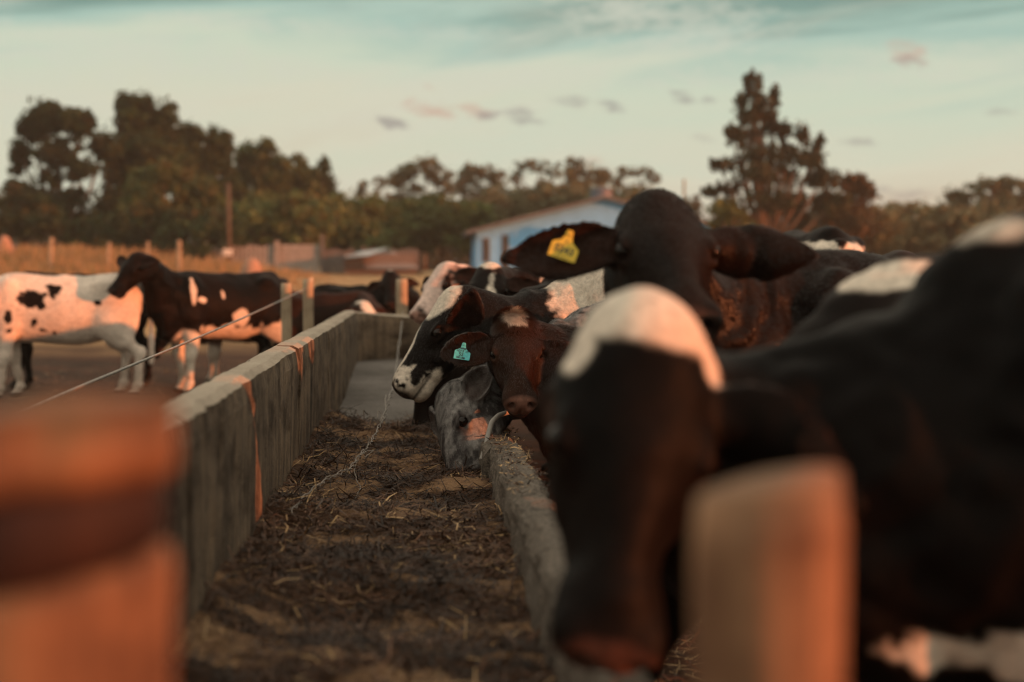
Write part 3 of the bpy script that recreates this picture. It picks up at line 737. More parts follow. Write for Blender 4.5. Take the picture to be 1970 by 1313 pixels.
m.tube(twist([at(712, 858, 5.8), at(706, 838, 5.8), at(711, 842, 5.79), at(704, 868, 5.77), at(699, 874, 5.75)], .002, .001, 2, 3)[0], .0016, 6)
m.tube(twist([at(692, 878, 5.65), at(706, 868, 5.68), at(720, 866, 5.7), at(712, 873, 5.68), at(700, 880, 5.66)], .002, .001, 2, 3)[0], .0019, 6)
m.tube(twist([at(733, 815, 6.4), at(727, 806, 6.4), at(726, 790, 6.45), at(735, 797, 6.45), at(731, 812, 6.4)], .002, .001, 2, 3)[0], .0017, 6)
m.tube(twist([at(742, 760, 7.2), at(741, 785, 6.9), at(745, 800, 6.7), at(735, 812, 6.45)], .002, .002, 3, 5)[0], .0022, 6)
o = m.build('twisted_wire', M['wire'], None, True); tag(o, 'tangled twisted wire hanging slack across the trough over the silage', 'wire')
pp = [at(1002, 791, 5.85), at(990, 792, 5.82), at(972, 795, 5.78), at(958, 800, 5.74), at(946, 812, 5.7), at(939, 836, 5.67), at(934, 862, 5.64), at(926, 885, 5.62)]
Q = [np.array(p) for p in pp]
o = MB().tube(twist(pp, 0, 0, 1, 0)[0], .010, 10).build('bent_pipe', plain('grey_hose', (.27,.255,.235), .6, .2, 20), None, True); tag(o, 'pale grey bent pipe hooked over the low wall behind the grey cow', 'pipe')
# ------------------------------------------------------------------ far buildings and fences
g0 = lambda px, Y: (lambda p: np.array((p[0], Y, float(gz(p[0], Y)))))(at(px, 525, Y))
# blue house
YH = 66.; hl = at(917, 447, YH); hr = at(1403, 447, YH); W_ = hr[0]-hl[0]; zg = float(gz(hl[0]+3, YH))-.1; he = hl[2]-zg
hx = at(1160, 384, YH)[2]-zg
house = empty('house', (hl[0]+W_/2, YH, zg)); tag(house, 'light blue house with a grey sheet roof behind the herd', 'house')
m = MB(); D = 9.
m.add([(-W_/2,0,0),(W_/2,0,0),(W_/2,0,he),(0,0,hx),(-W_/2,0,he),(-W_/2,D,0),(W_/2,D,0),(W_/2,D,he),(0,D,hx),(-W_/2,D,he)], [(0,1,2,3,4),(9,8,7,6,5),(0,4,9,5),(1,6,7,2),(4,3,8,9),(3,2,7,8)])
m.build('wall', M['blue'], house)
def roof_slab(x0, z0, x1, z1, t=.14):
    V = [(x0,-.45,z0),(x1,-.45,z1),(x1,D+.3,z1),(x0,D+.3,z0)]; V = V+[(a, b_, c+t) for a, b_, c in V]
    return V, [(3,2,1,0),(4,5,6,7),(0,1,5,4),(1,2,6,5),(2,3,7,6),(3,0,4,7)]
sl_ = (hx-he)/(W_/2); rf = MB(); rf.add(*roof_slab(-W_/2-.5, he-.5*sl_+.03, -.002, hx+.03)); rf.add(*roof_slab(.002, hx+.03, W_/2+.5, he-.5*sl_+.03)); roof = rf.build('roof', M['roof'], house)
for px, w, a, b in ((935, .36, 458, 505), (972, .34, 452, 520), (1045, .5, 455, 505), (1110, .5, 455, 505)):
    x = at(px, 480, YH)[0]-house.location[0]; z1 = at(px, a, YH)[2]-zg; z0 = at(px, b, YH)[2]-zg
    wf = MB().box((x, -.02, (z0+z1)/2), (w, .06, z1-z0)).build('window', M['frame'], house); MB().box((x, -.055, (z0+z1)/2), (w-.12, .016, z1-z0-.12)).build('pane', M['dark'], wf)
tk = at(1160, 378, YH)
tank = empty('water_tank', (tk[0], YH+.6, zg+hx-.25)); tag(tank, 'dark slate water tank standing on the ridge of the blue house', 'water tank')
lathe('tank_body', [(.5, 0), (.52, .1), (.52, .62), (.5, .7)], M['tank'], tank, 24, 0.); lathe('lid', [(.54, .7), (.54, .76), (.3, .83), (.0, .86)], M['tank'], tank, 24, 0.)
# low shed with a clay roof
s0 = g0(735, 63); shed = empty('shed', (s0[0], 63, at(735, 528, 63)[2])); tag(shed, 'low shed with a pinkish clay roof and dark doorway', 'shed'); k_ = 63/2736
q = lambda px, py: ((px-735)*k_, (528-py)*k_)
MB().box((q(735,0)[0]-.1, 1.5, .45), (3.1, 2.8, .9)).build('wall', M['brick'], shed)
m = MB(); (xa, za), (xb, zb_), (xc, zc_) = q(700, 517), q(752, 482), q(808, 517)
m.add([(xa,-.3,za),(xc,-.3,zc_),(xb+.1,1.2,zb_),(xa-.9,3,za),(xc,3,zc_),(xb-.5,2.2,zb_)], [(0,1,2),(1,4,5,2),(4,3,5),(3,0,2,5),(0,3,4,1)]); m.build('roof', M['clay'], shed)
m = MB(); m.add([(q(662,496)[0],-.5,q(0,496)[1]),(q(712,492)[0],-.5,q(0,492)[1]),(q(748,478)[0],1.6,q(0,476)[1]),(q(690,484)[0],1.6,q(0,484)[1])], [(0,1,2,3)])
m.add([(a, b_, c-.05) for a, b_, c in m.v[:4]], [(3,2,1,0)]); m.build('lean_to_roof', M['sheet'], shed)
MB().box((q(683,0)[0], -.05, q(0,507)[1]), (.85, .3, .5)).build('doorway', M['dark'], shed)
# plank fence
YF = 65.; fo = at(533, 525, YF); fz = at(533, 527, YF)[2]
fence = empty('plank_fence', (fo[0], YF, fz)); tag(fence, 'weathered grey plank fence across the far side of the field', 'fence'); kf = YF/2736
fx = lambda px: (px-533)*kf
rnd = random.Random(8)
m = MB()
for px in np.arange(404, 528, 8.5):
    hh = (56+rnd.uniform(-5, 5))*kf; m.box((fx(px), 0, hh/2), (.155+rnd.uniform(-.02, .02), .03, hh))
m.box((fx(466), .035, .5), (fx(528)-fx(404), .04, .09)); m.build('pale_panel', M['plank'], fence)
m = MB()
for k in range(7): m.box((fx(577), 0, .12+k*.185), (fx(614)-fx(540), .03, .172))
m.build('board_panel', M['plank'], fence)
m = MB()
for px in np.arange(627, 800, 7.5): hh = (46+rnd.uniform(-3, 3))*kf; m.box((fx(px), .02, hh/2), (.165, .03, hh))
m.build('dark_panel', M['dplank'], fence)
for px, hh, w, mt in ((534, 62, .34, 'plank'), (620, 74, .26, 'dplank'), (402, 60, .2, 'plank'), (698, 52, .2, 'dplank')):
    MB().box((fx(px), -.12, hh*kf/2), (w*.7, .16, hh*kf), taper=.9).build('post', M[mt], fence)
for i, (px, Y, top, w, lab) in enumerate(((345, 50, 463, .13, 'pale slim fence post standing in the golden grass left of the grey fence'), (97, 48, 458, .12, 'leaning grey fence post in the tall grass above the spotted cow'), (285, 52, 465, .1, 'thin fence post in the grass right above the dark cow head'), (208, 51, 466, .1, 'short post in the grass over the white cow'))):
    z1 = at(px, top, Y)[2]; p = g0(px, Y); round_post('field_post', lab, tuple(p), z1-p[2], w*.6, M['post2'], 30+i, .01, 'posts in the golden grass', (.05*(i % 2), 0), n=12)
pp_ = g0(441, 64); tp = at(441, 352, 64)[2]
pole = empty('utility_pole', tuple(pp_)); tag(pole, 'slim brown utility pole in front of the dark trees', 'utility pole')
MB().tube([(0,0,0),(0,0,(tp-pp_[2])*.5),(0,0,tp-pp_[2])], (.10,.09,.08), 12).build('shaft', M['bark'], pole, True)
MB().box((-.04, -.17, at(440, 486, 64)[2]-pp_[2]), (.42, .2, .3)).build('meter_box', M['white'], pole, bevel=.02)
sp_ = at(1315, 345, 70); pg = g0(1315, 70); mast = empty('mast', tuple(pg)); tag(mast, 'thin bare pole behind the yellow-tagged cow', 'pole')
MB().tube([(0,0,0),(0,0,sp_[2]-pg[2])], (.08,.06), 8).build('shaft', M['post2'], mast, True)
def mound(label, px, py, Y, w, h, seed):
    p = at(px, py, Y); b = float(gz(p[0], Y))-.1; r = w*Y/2736/2; H = p[2]-b
    xs = np.linspace(-1, 1, 34); P, F = grid(xs*r*1.5, xs*r*1.5, lambda q: H*np.exp(-((q[:,0]/r)**2+(q[:,1]/r)**2)**1.4*.9)+.06*fbm(q*3, seed, 3))
    o = put('earth_mound', mesh_from('earth_mound', P, F), M['earth']); o.location = (p[0], Y, b); tag(o, label, 'earth mound', 'red earth mounds')
mound('pinkish earth mound behind the back of the black and white cow', 484, 497, 40, 62, 0, 3)
mound('orange sunlit earth mound at the left edge of the field', 8, 452, 56, 40, 0, 5)

# ------------------------------------------------------------------ trees
def leaves(P, size, cols, seed, flat=0.):
    rs = np.random.RandomState(seed); n = len(P)
    a = rs.randn(n, 3); a[:,2] *= 1-flat; a /= np.linalg.norm(a, axis=1)[:,None]; b = rs.randn(n, 3); b = b-a*(a*b).sum(1)[:,None]; b /= np.linalg.norm(b, axis=1)[:,None]
    s = size*(.6+.8*rs.rand(n, 1)); V = np.stack([P-a*s, P+b*s*.45, P+a*s, P-b*s*.45], 1).reshape(-1, 3)
    return V, np.arange(n*4).reshape(-1, 4), np.repeat(cols, 4, 0)
def tree(name, label, px, Y, clumps, leaf=.15, dens=60, colr=(.055,.06,.022), var=.45, trunk_r=.22, seed=1, group='trees beyond the field', kind='tree', warm=.2, fill=1.3, sub=(.22, .46), loose=1., stretch=1.):
    """clumps: (pixel x, pixel y, radius px across, radius px up) as seen down the trough at distance Y; spread in depth at random"""
    rs = np.random.RandomState(seed); k = Y/2736; base = g0(px, Y); e = empty(name, tuple(base-np.array((0, 0, .1)))); tag(e, label, kind, group)
    B = np.array(e.location); LP = []; LC = []; tw = MB(); ends = []
    for (cx, cy, rx, ry) in clumps:
        ry = ry*1.5 if name == 'savanna_tree' else ry; c = at(cx, cy, Y)-B; rx *= k*fill; ry *= k*fill; c[1] = rs.uniform(-1, 1)*min(rx*1.1, 3.)
        ns = int(rx*ry*7*fill+6)
        for j in range(ns):                                # sub-clumps give lumps and gaps
            d = rs.randn(3); d /= np.linalg.norm(d); r = rs.rand()**.45
            sc_ = c+d*r*np.array((rx, rx, ry))*.8; sr = rs.uniform(*sub)*min(rx, ry)+.08
            n = int(dens*sr*sr*7+8); q = rs.randn(n, 3); q /= np.linalg.norm(q, axis=1)[:,None]
            p = sc_+q*(sr*(.45+.6*rs.rand(n, 1)))*np.array((1.1/stretch**.5, 1.1/stretch**.5, .85*stretch))
            bc = np.array(colr)*(1-var+2*var*rs.rand())
            w = rs.rand()**1.5*warm*.8; bc = bc*(1-w)+np.array((.13,.075,.03))*w
            LP.append(p); LC.append(bc*(.7+.6*rs.rand(n, 1)))
        nl = int(dens*rx*ry*2.4*loose+10); q = rs.randn(nl, 3); q /= np.linalg.norm(q, axis=1)[:,None]; p = c+q*np.array((rx, rx, ry))*(1.05*rs.rand(nl, 1)**.45)*(1+.25*fbm(q*2.2, seed, 2))[:,None]
        LP.append(p); LC.append(np.array(colr)*(.55+.9*rs.rand(nl, 1)))
        ends.append(c)
    P_ = np.concatenate(LP); C_ = np.concatenate(LC); V, F, CC = leaves(P_, leaf, C_, seed)
    me = mesh_from('crown', V, F); at_ = me.color_attributes.new('tint', 'FLOAT_COLOR', 'POINT'); at_.data.foreach_set('color', np.concatenate([CC, np.ones((len(CC), 1))], 1).astype(np.float32).ravel())
    ct = np.mean(ends, 0); top = max(c_[2] for c_ in ends); fork = np.array((ct[0]*.5, 0, min(c_[2] for c_ in ends)*.55))
    tw.tube([(0,0,0), tuple(fork*.5+np.array((.1,0,0))), tuple(fork)], (trunk_r*1.25, trunk_r, trunk_r*.85), 10)
    for c in ends:
        mid = fork*.45+c*.55+np.array((0, 0, -.12*np.linalg.norm(c-fork)+.05)); tw.tube([tuple(fork-np.array((0,0,.1))), tuple(mid), tuple(c)], (trunk_r*.55, trunk_r*.32, trunk_r*.1), 7)
    tw.build('trunk', M['bark'], e, True); put('crown', me, M['leaf'], e, False)
    return e
DK, OL, MID, DRY = (.022,.038,.014), (.070,.092,.032), (.029,.047,.017), (.105,.108,.06)  # OL and DRY made paler to paint haze into the foliage
def spread(x0, x1, y0, y1, n, rx, ry, seed):
    r = random.Random(seed); return [(r.uniform(x0, x1), r.uniform(y0, y1), rx*r.uniform(.7, 1.25), ry*r.uniform(.7, 1.25)) for _ in range(n)]
tree('broadleaf_tree', 'broad dark tree with a flat top and see-through gaps, farthest left', 120, 74, [(85,222,30,26),(60,250,22,24),(120,240,35,26),(165,250,34,26),(195,285,24,26),(40,295,18,22),(30,320,16,14),(120,300,40,24),(170,330,34,22),(100,345,26,16),(60,375,30,22),(150,385,36,18),(205,385,40,24),(100,400,44,24),(185,420,50,24)], colr=DK, dens=75, seed=2, trunk_r=.3)
tree('broadleaf_tree', 'tallest dark tree with a spiky double top', 285, 78, [(243,205,18,26),(275,200,18,24),(312,215,18,24),(262,245,34,30),(310,255,34,30),(285,300,58,34),(240,320,40,30),(330,320,40,32),(280,360,60,30)], colr=MID, dens=75, seed=3, trunk_r=.35)
tree('broadleaf_tree', 'dark rounded tree to the right of the tallest one', 370, 80, [(362,262,22,26),(350,300,28,28),(385,310,30,28),(372,355,40,30)], colr=MID, dens=80, seed=4)
tree('broadleaf_tree', 'narrow round-headed tree above the utility pole', 423, 82, [(418,270,20,22),(430,290,20,24),(415,320,28,28),(430,365,32,30)], colr=MID, dens=80, seed=5)
tree('broadleaf_tree', 'olive tree with two small tops right of the pole', 495, 84, [(475,295,20,20),(503,290,20,18),(530,310,20,20),(480,340,34,28),(520,345,34,28),(500,390,50,30),(548,325,14,18)], colr=OL, dens=75, seed=6)
tree('broadleaf_tree', 'small olive tree between the double-topped tree and the little conifer', 578, 86, [(578,318,16,18),(570,345,22,22),(592,350,20,22),(580,385,32,28)], colr=OL, dens=75, seed=7)
tree('conifer_tree', 'little pointed conifer at the end of the left tree row', 622, 88, [(622,315,9,14),(620,335,14,12),(626,350,17,12),(621,370,20,14),(624,395,22,16)], colr=MID, dens=85, seed=8, trunk_r=.14)
tree('bushy_tree', 'wide olive-brown bushy tree in front of the tall dark trees', 330, 70, [(325,345,48,24),(280,365,38,26),(375,370,40,26),(300,410,50,30),(360,415,50,30),(255,400,28,24),(410,400,30,26)], colr=OL, dens=70, seed=9, warm=.6)
tree('bushy_tree', 'dark rusty bush at the lower left edge of the trees', 40, 70, [(20,385,40,26),(70,400,40,26),(30,430,50,26),(110,435,40,22)], colr=DK, dens=70, seed=10, warm=.6)
def shrubs(x0, x1, y0, y1, n, Y, colr, seed, lab, w=(34, 60), warm=.4):
    r = random.Random(seed)
    for k in range(n):
        px = x0+(x1-x0)*(k+.5)/n+r.uniform(-8, 8); py = r.uniform(y0, y1); rx = r.uniform(*w)
        tree('shrub', lab[k % len(lab)], px, Y+r.uniform(-3, 3), [(px, py, rx, 22), (px-rx*.5, py+24, rx*.8, 22), (px+rx*.5, py+26, rx*.8, 22), (px, py+55, rx, 24)], colr=tuple(1.35*v for v in colr), dens=55, seed=seed*50+k, group='shrubs under the trees', kind='shrub', trunk_r=.1, warm=warm)  # shrub leaf colours lightened, haze put into the tint
shrubs(150, 440, 420, 440, 4, 68, DK, 21, ['dark shrub at the foot of the tall left trees, behind the golden grass'], warm=.5)
shrubs(455, 700, 395, 425, 5, 72, OL, 22, ['hazy olive shrub behind the grey plank fence'], warm=.5)
shrubs(690, 930, 395, 420, 5, 76, OL, 23, ['hazy green shrub between the clay-roofed shed and the blue house'])
shrubs(930, 1250, 365, 385, 4, 84, DRY, 24, ['brownish shrub rising behind the blue house roof'])
for i, (px, cl, lab) in enumerate(((715, [(702,358,16,8),(728,352,16,9),(690,372,14,10),(735,385,26,14),(700,395,20,14)], 'small sparse flat-crowned tree left of the larger spreading ones'),
        (815, [(790,330,26,12),(822,322,28,12),(845,340,24,12),(765,348,20,12),(860,365,18,10),(800,365,22,8),(775,390,30,14),(830,395,34,14)], 'airy spreading tree with pinkish sky showing through its crown'),
        (930, [(905,340,22,11),(930,333,22,10),(952,348,18,11),(890,362,18,10),(925,372,22,9),(960,380,18,10),(915,398,34,14)], 'airy tree of dark tufts left of the blue house roof'),
        (1030, [(1005,325,20,11),(1035,322,24,10),(1065,330,22,11),(990,345,16,10),(1050,352,26,10),(1015,368,24,9),(1040,395,36,14)], 'spreading dark-tufted tree above the blue house roof'),
        (1130, [(1105,325,20,11),(1140,332,24,9),(1165,342,18,11),(1095,348,18,10),(1130,362,30,10),(1120,390,40,14)], 'sparse brownish tree behind the water tank'),
        (1225, [(1200,332,20,10),(1232,330,22,10),(1255,345,18,11),(1190,350,16,9),(1225,362,28,10),(1230,392,40,14)], 'sparse tree half hidden by the yellow-tagged cow head'))):
    tree('savanna_tree', lab, px, 100+i % 3*5, cl, leaf=.13, dens=60, colr=DRY, seed=60+i, fill=1.0+.12*(i*7 % 5), sub=((.14, .26), (.2, .38), (.16, .30))[i % 3], loose=(.5, .9, .7)[i % 3], group='spreading trees on the skyline', trunk_r=.2, warm=.3)
# big pine
pc = [(1448,160,14,20),(1432,190,12,10),(1462,205,22,18),(1492,190,9,18),(1440,222,24,16),(1485,228,20,16),(1405,252,10,12),(1418,268,16,12),(1455,262,32,18),(1505,250,22,16),(1540,262,12,22),(1450,300,36,18),(1512,298,34,18),(1572,285,10,22),(1555,312,24,18),(1400,315,24,10),(1380,322,16,10),(1440,340,40,18),(1510,342,44,18),(1580,345,26,18),(1370,370,20,9),(1405,365,24,12),(1470,385,46,20),(1545,390,46,20),(1395,400,30,12),(1600,395,30,20),(1440,425,50,18),(1540,430,50,18)]
tree('pine_tree', 'tall ragged pine standing alone on the right', 1478, 66, pc, leaf=.15, dens=75, colr=(.045,.045,.02), seed=80, fill=1.35, loose=1., sub=(.16, .34), stretch=1.9, trunk_r=.3, warm=.3)
tree('broadleaf_tree', 'reddish-lit bushy tree against the right side of the pine', 1625, 68, [(1625,352,30,20),(1660,370,22,18),(1610,385,34,22),(1650,400,34,22),(1625,430,50,26),(1670,435,30,20)], colr=(.075,.05,.024), dens=75, seed=81, warm=.8)  # reddish sunlight painted into the leaf colour
tree('bushy_tree', 'leafy yellow-green shrub at the left foot of the pine', 1395, 62, [(1385,400,24,14),(1410,415,26,14),(1390,440,30,16),(1440,440,26,16)], colr=(.10,.105,.03), dens=60, seed=82, warm=.15)
tree('broadleaf_tree', 'wide domed dry tree at the right edge', 1900, 84, [(1900,362,46,16),(1955,358,40,14),(1850,378,36,18),(1920,395,60,20),(1985,385,40,24),(1830,410,40,22),(1890,430,60,26),(1960,435,50,26)], colr=DRY, dens=50, seed=83, warm=.6)
shrubs(1640, 1960, 408, 428, 7, 78, DRY, 25, ['brown-green shrub along the hazy right tree line'], warm=.5)
def mass(name, label, x0, x1, Y, y0, y1, n, colr, seed):
    rs = np.random.RandomState(seed); px = rs.uniform(x0, x1, n); py = y1-(y1-y0)*rs.rand(n)**.7*(.75+.25*np.sin(px*.02+seed)+.12*np.sin(px*.11))
    P_ = np.array([at(a, b_, Y) for a, b_ in zip(px, py)]); P_[:,1] += rs.uniform(-3, 3, n); C = np.array(colr)*(.6+.8*rs.rand(n, 1))*(.8+.5*np.clip(fbm(P_*.5, 3), 0, 1))[:,None]
    V, F, CC = leaves(P_, .34, C, seed); me = mesh_from(name, V, F); a_ = me.color_attributes.new('tint', 'FLOAT_COLOR', 'POINT'); a_.data.foreach_set('color', np.concatenate([CC, np.ones((len(CC), 1))], 1).astype(np.float32).ravel())
    tag(put(name, me, M['leaf'], None, False), label, 'woodland', kind='stuff')
mass('woodland', 'far dense woodland closing the view behind all the trees', -900, 2900, 118, 392, 530, 60000, (.06,.056,.028), 7)

# ------------------------------------------------------------------ dry grass
rs = np.random.RandomState(9); n = 60000
gx = rs.uniform(-24, 6, n); gy = rs.uniform(26, 63, n); w = sst(0., -7, gx+.5*(gy-30)*.1)+.12
keep = rs.rand(n) < w; gx, gy = gx[keep], gy[keep]; n = len(gx)
tall = sst(-2.5, -7.5, gx)*sst(28, 42, gy)*.5+.07
P = np.stack([gx, gy, gz(gx, gy)-.02], 1); D = np.stack([rs.randn(n)*.2, rs.randn(n)*.2, np.ones(n)], 1); D /= np.linalg.norm(D, axis=1)[:,None]
C = np.array((.36,.235,.12))*(.55+.8*rs.rand(n, 1)); C[rs.rand(n) < .12] *= np.array((.6,.75,.5))
tag(blades('dry_grass', P, D, tall*(.6+.8*rs.rand(n))*(.7+.5*np.clip(fbm(P*.6, 5), -1, 1)), .010+.012*rs.rand(n), C, M['grass'], None, .8), 'tall golden dry grass covering the field behind the spotted cow', 'grass', kind='stuff')
# ------------------------------------------------------------------ the herd
PI = math.pi
def plastic(name, c): g = G(name); n = g.noise(g.co(), 90, 4, .6); return g.done(g.mix(1, (*c, 1), g.ramp(n, [(.3, (.75,)*3), (.7, (1.1,)*3)]), 'MULTIPLY'), .45)
M['ink'] = plastic('tag_ink', (.006,.02,.03))
def ear_tag(cow, side, lx, ly, wdt, mat, lines, tilt, up_w=(0,0,1), nrm=None, off=.014, disc=False, loc_w=None):
    """a plastic tag lying on the inner face of an ear (side 0: animal's left, 1: right)"""
    ob = cow['ob']; Rr, t = cow['EF'][side]; yaw = ob.rotation_euler.z
    RB = np.array([[math.cos(yaw), -math.sin(yaw), 0], [math.sin(yaw), math.cos(yaw), 0], [0, 0, 1]])
    n = Rr[:,2] if nrm is None else RB.T@unit(nrm); u = RB.T@np.array(up_w, float); u = unit(u-n*(u@n)); r = np.cross(u, n)
    ct, st = math.cos(tilt), math.sin(tilt); r, u = r*ct+u*st, u*ct-r*st
    p = t+Rr[:,0]*lx+Rr[:,1]*ly+n*off if loc_w is None else RB.T@(np.array(loc_w)-np.array(ob.location))
    b = bmesh.new(); w = wdt
    if disc: out = [(w*.5*math.cos(a), w*.5*math.sin(a)) for a in np.linspace(0, 2*PI, 24, endpoint=False)]
    else: out = [(-.5*w,-.55*w),(.47*w,-.55*w),(.5*w,-.5*w),(.5*w,-.1*w),(.44*w,-.04*w),(.22*w,.1*w),(.14*w,.3*w),(.13*w,.46*w),(.08*w,.53*w),(-.08*w,.53*w),(-.13*w,.46*w),(-.14*w,.3*w),(-.22*w,.12*w),(-.44*w,.02*w),(-.5*w,-.05*w)]
    f = b.faces.new([b.verts.new((x, y, 0)) for x, y in out]); ex = bmesh.ops.extrude_face_region(b, geom=[f])
    for v in ex['geom']:
        if isinstance(v, bmesh.types.BMVert): v.co.z += .002
    bmesh.ops.create_cone(b, cap_ends=True, segments=18, radius1=.10*w, radius2=.085*w, depth=.004, matrix=Matrix.Translation((0, .42*w if not disc else 0, .004)))
    bmesh.ops.recalc_face_normals(b, faces=b.faces[:]); me = bpy.data.meshes.new('ear_tag'); b.to_mesh(me); b.free()
    o = put('ear_tag', me, mat, ob, False)
    o.matrix_local = Matrix(((*[float(q) for q in (r[0], u[0], n[0], p[0])],), (*[float(q) for q in (r[1], u[1], n[1], p[1])],), (*[float(q) for q in (r[2], u[2], n[2], p[2])],), (0, 0, 0, 1)))
    for (txt, x, y, size) in lines:
        c = bpy.data.curves.new('lettering', 'FONT'); c.body = txt; c.size = size*w; c.align_x = 'CENTER'; c.align_y = 'CENTER'; c.extrude = .0002; c.offset = .0016*w/.066*.35
        tmp = bpy.data.objects.new('tmp', c); link(tmp); bpy.context.view_layer.update()
        lm = bpy.data.meshes.new_from_object(tmp.evaluated_get(bpy.context.evaluated_depsgraph_get())); bpy.data.objects.remove(tmp)
        lo = put('lettering', lm, M['ink'], o, False); lo.location = (x*w, y*w, .0026); lo.rotation_euler = (0, 0, R_(-3))
    return o
HB = 'cattle feeding along the right side of the trough'; LB = 'cattle standing in the pen beyond the left wall'
V3 = lambda p, Y: tuple(at(p[0], p[1], Y))
# right side, from near to far
r1 = make_cow('cow', 'big blurred black cow with a white forehead, nearest the camera', (1.42, 2.27, 0), PI+.17, 1.03, V3((1262,594), 2.07), (-.17,-.36,-.92), (.04,-.92,.36), 1.0, h=.009, seed=11,
    marks=[('h','w',(-.004,0,-.02),(.068,.16,.09),.30,2.2), ('h','w',(.065,-.10,-.05),(.045,.028,.05),.1,.7), ('h','w',(.055,.105,-.05),(.035,.026,.05),.1,.7), ('b','w',(.24,.0,1.26),(.36,.08,.045),.3), ('b','w',(.48,.22,.66),(.22,.18,.045),.9,1.8)],
    ears=((.35,.82,.26,-.685,.45,-.55), (.5,-.2,-1,.3,.9,0)), ear_len=.26, ear_w=.078, nose=(.085,.042,.032), neck_drop=.26, dark=(.0032,.0027,.0026), rough=-.5, group=HB)
r2 = make_cow('cow', 'black cow with a white streak on its withers, behind the near cow', (1.36, 2.72, 0), PI+.13, .975, (.48, 2.72, .96), (-.45,-.2,-.87), (-.85,-.1,.45), 1., h=.011, seed=12,
    marks=[('b','w',(.50,.02,1.275),(.32,.11,.026),.45,1.8), ('b','w',(.74,.1,.6),(.13,.14,.12),.3)], group=HB)
r3 = make_cow('cow', 'black cow with raised head and a yellow ear tag', (1.56, 4.22, 0), PI+.33, 1.0, V3((1262,368), 3.58), (.02,-.85,-.53), (.02,-.53,.85), 1.02, fur=45000, furlen=.010, h=.007, seed=13, dark=(.0055,.0038,.0034), rough=.7,
    ears=((.08,1,-.04,-.80,0,-.60), (.10,1,-.06,.75,0,.65)), ear_len=.265, ear_w=.066, group=HB)
r4 = make_cow('calf', 'dark brown calf with a white forehead star and a turquoise ear tag', (1.11, 5.95, 0), PI+.25, .79, V3((990,607), 5.88), (.02,-.70,-.71), (.02,-.71,.70), .86, h=.0052, seed=14, dark=(.015,.0068,.005), rough=2.2,
    marks=[('h','w',(.035,0,-.0),(.062,.045,.07),.75,2.6)], ears=((.04,1,-.02,-.45,0,.75), (.12,1,-.10,.60,0,.78)), ear_len=.245, ear_w=.082, nose='brown', fur=55000, furlen=.017, tuft=True, clip=((-.45,-.6,.35), (1.3,.6,1.5)), group=HB, kind_label='calf')
r5 = make_cow('cow', 'black cow in profile with white blaze and white saddle patch', (1.42, 6.98, 0), PI, 1.03, V3((869,553), 6.78), (-.57,-.08,-.81), (-.81,-.10,.57), 1.08, h=.0062, seed=15, dark=(.0036,.003,.003), rough=-.2, neck_drop=.13,
    marks=[('h','w',(.07,.02,.0),(.105,.085,.06),.22,1.6), ('h','w',(.30,0,-.01),(.2,.022,.03),.2), ('h','w',(.455,0,-.10),(.10,.13,.088),.7,3.5), ('h','w',(.42,0,-.16),(.10,.12,.04),.4,3), ('h','k',(.36,.085,-.085),(.085,.05,.036),.55,3), ('b','w',(1.14,.08,.80),(.15,.22,.07),.25), ('h','w',(.10,.05,-.30),(.16,.15,.05),.3), ('b','w',(.60,.05,1.13),(.19,.32,.2),.42,1.6)],
    ears=((-.42,.85,.12,.8,.2,-.5), (-.3,1,-.1)), ear_len=.215, ear_w=.078, fur=45000, furlen=.011, clip=((-.6,-.6,.3), (1.9,.6,1.5)), group=HB)
r6 = make_cow('cow', 'grey roan cow with its head down eating in the trough', (1.28, 6.46, 0), PI, .86, V3((846,754), 6.02), (.05,-.60,-.76), (-.93,-.24,.12), 1.04, h=.006, seed=16, dark=(.035,.033,.034), grey=.68,
    marks=[('h','k',(.21,.09,-.07),(.09,.06,.05),.5,2), ('h','k',(.48,0,-.12),(.09,.1,.08),.4), ('h','k',(.3,.06,-.13),(.06,.05,.04),.5,2)], ears=((-.85,.45,-.35,.3,.5,.4), (-.7,.5,.5,.6,0,.7)), ear_len=.16, ear_w=.06, horn=True, fur=50000, furlen=.012, clip=((-.3,-.6,.3), (1.7,.7,1.4)), group=HB)
r7 = make_cow('cow', 'black cow with its muzzle in the silage, past the profile cow', (1.36, 7.95, 0), PI, .98, (.04, 7.82, .85), (-.20,-.08,-.97), (-.95,-.05,.30), 1., h=.012, seed=17, marks=[('b','w',(1.06,.1,.72),(.1,.2,.07),.4), ('h','w',(.22,.08,-.25),(.05,.06,.05),.4)], group=HB)
r10 = make_cow('cow', 'dark brown-black cow whose long back shows over the saddle-patched cow', (1.36, 8.68, 0), PI, 1.0, (.30, 8.55, .80), (-.5,-.1,-.85), (-.85,0,.5), 1., h=.013, seed=18, neck_drop=.15, dark=(.012,.008,.007), rough=1, group=HB)
r9 = make_cow('cow', 'black and white cow with a round orange ear tag facing us', (1.52, 9.55, 0), PI, 1.02, V3((943,506), 9.05), (-.12,-.72,-.68), (-.08,-.68,.72), 1., h=.011, seed=19,
    marks=[('h','w',(.02,0,-.03),(.075,.065,.07),.25), ('h','w',(.22,.02,-.04),(.22,.042,.06),.3), ('h','w',(.42,0,-.1),(.1,.1,.09),.3), ('b','w',(.80,.15,1.05),(.2,.07,.06),.3), ('b','w',(.66,.2,1.14),(.05,.2,.11),.2), ('b','w',(.36,0,1.26),(.22,.2,.06),.25), ('b','w',(1.0,.2,.9),(.1,.2,.1),.3)], ears=((-.1,1,-.1), (.55,.6,-.15,.2,.4,.9)), nose='pink', group=HB)
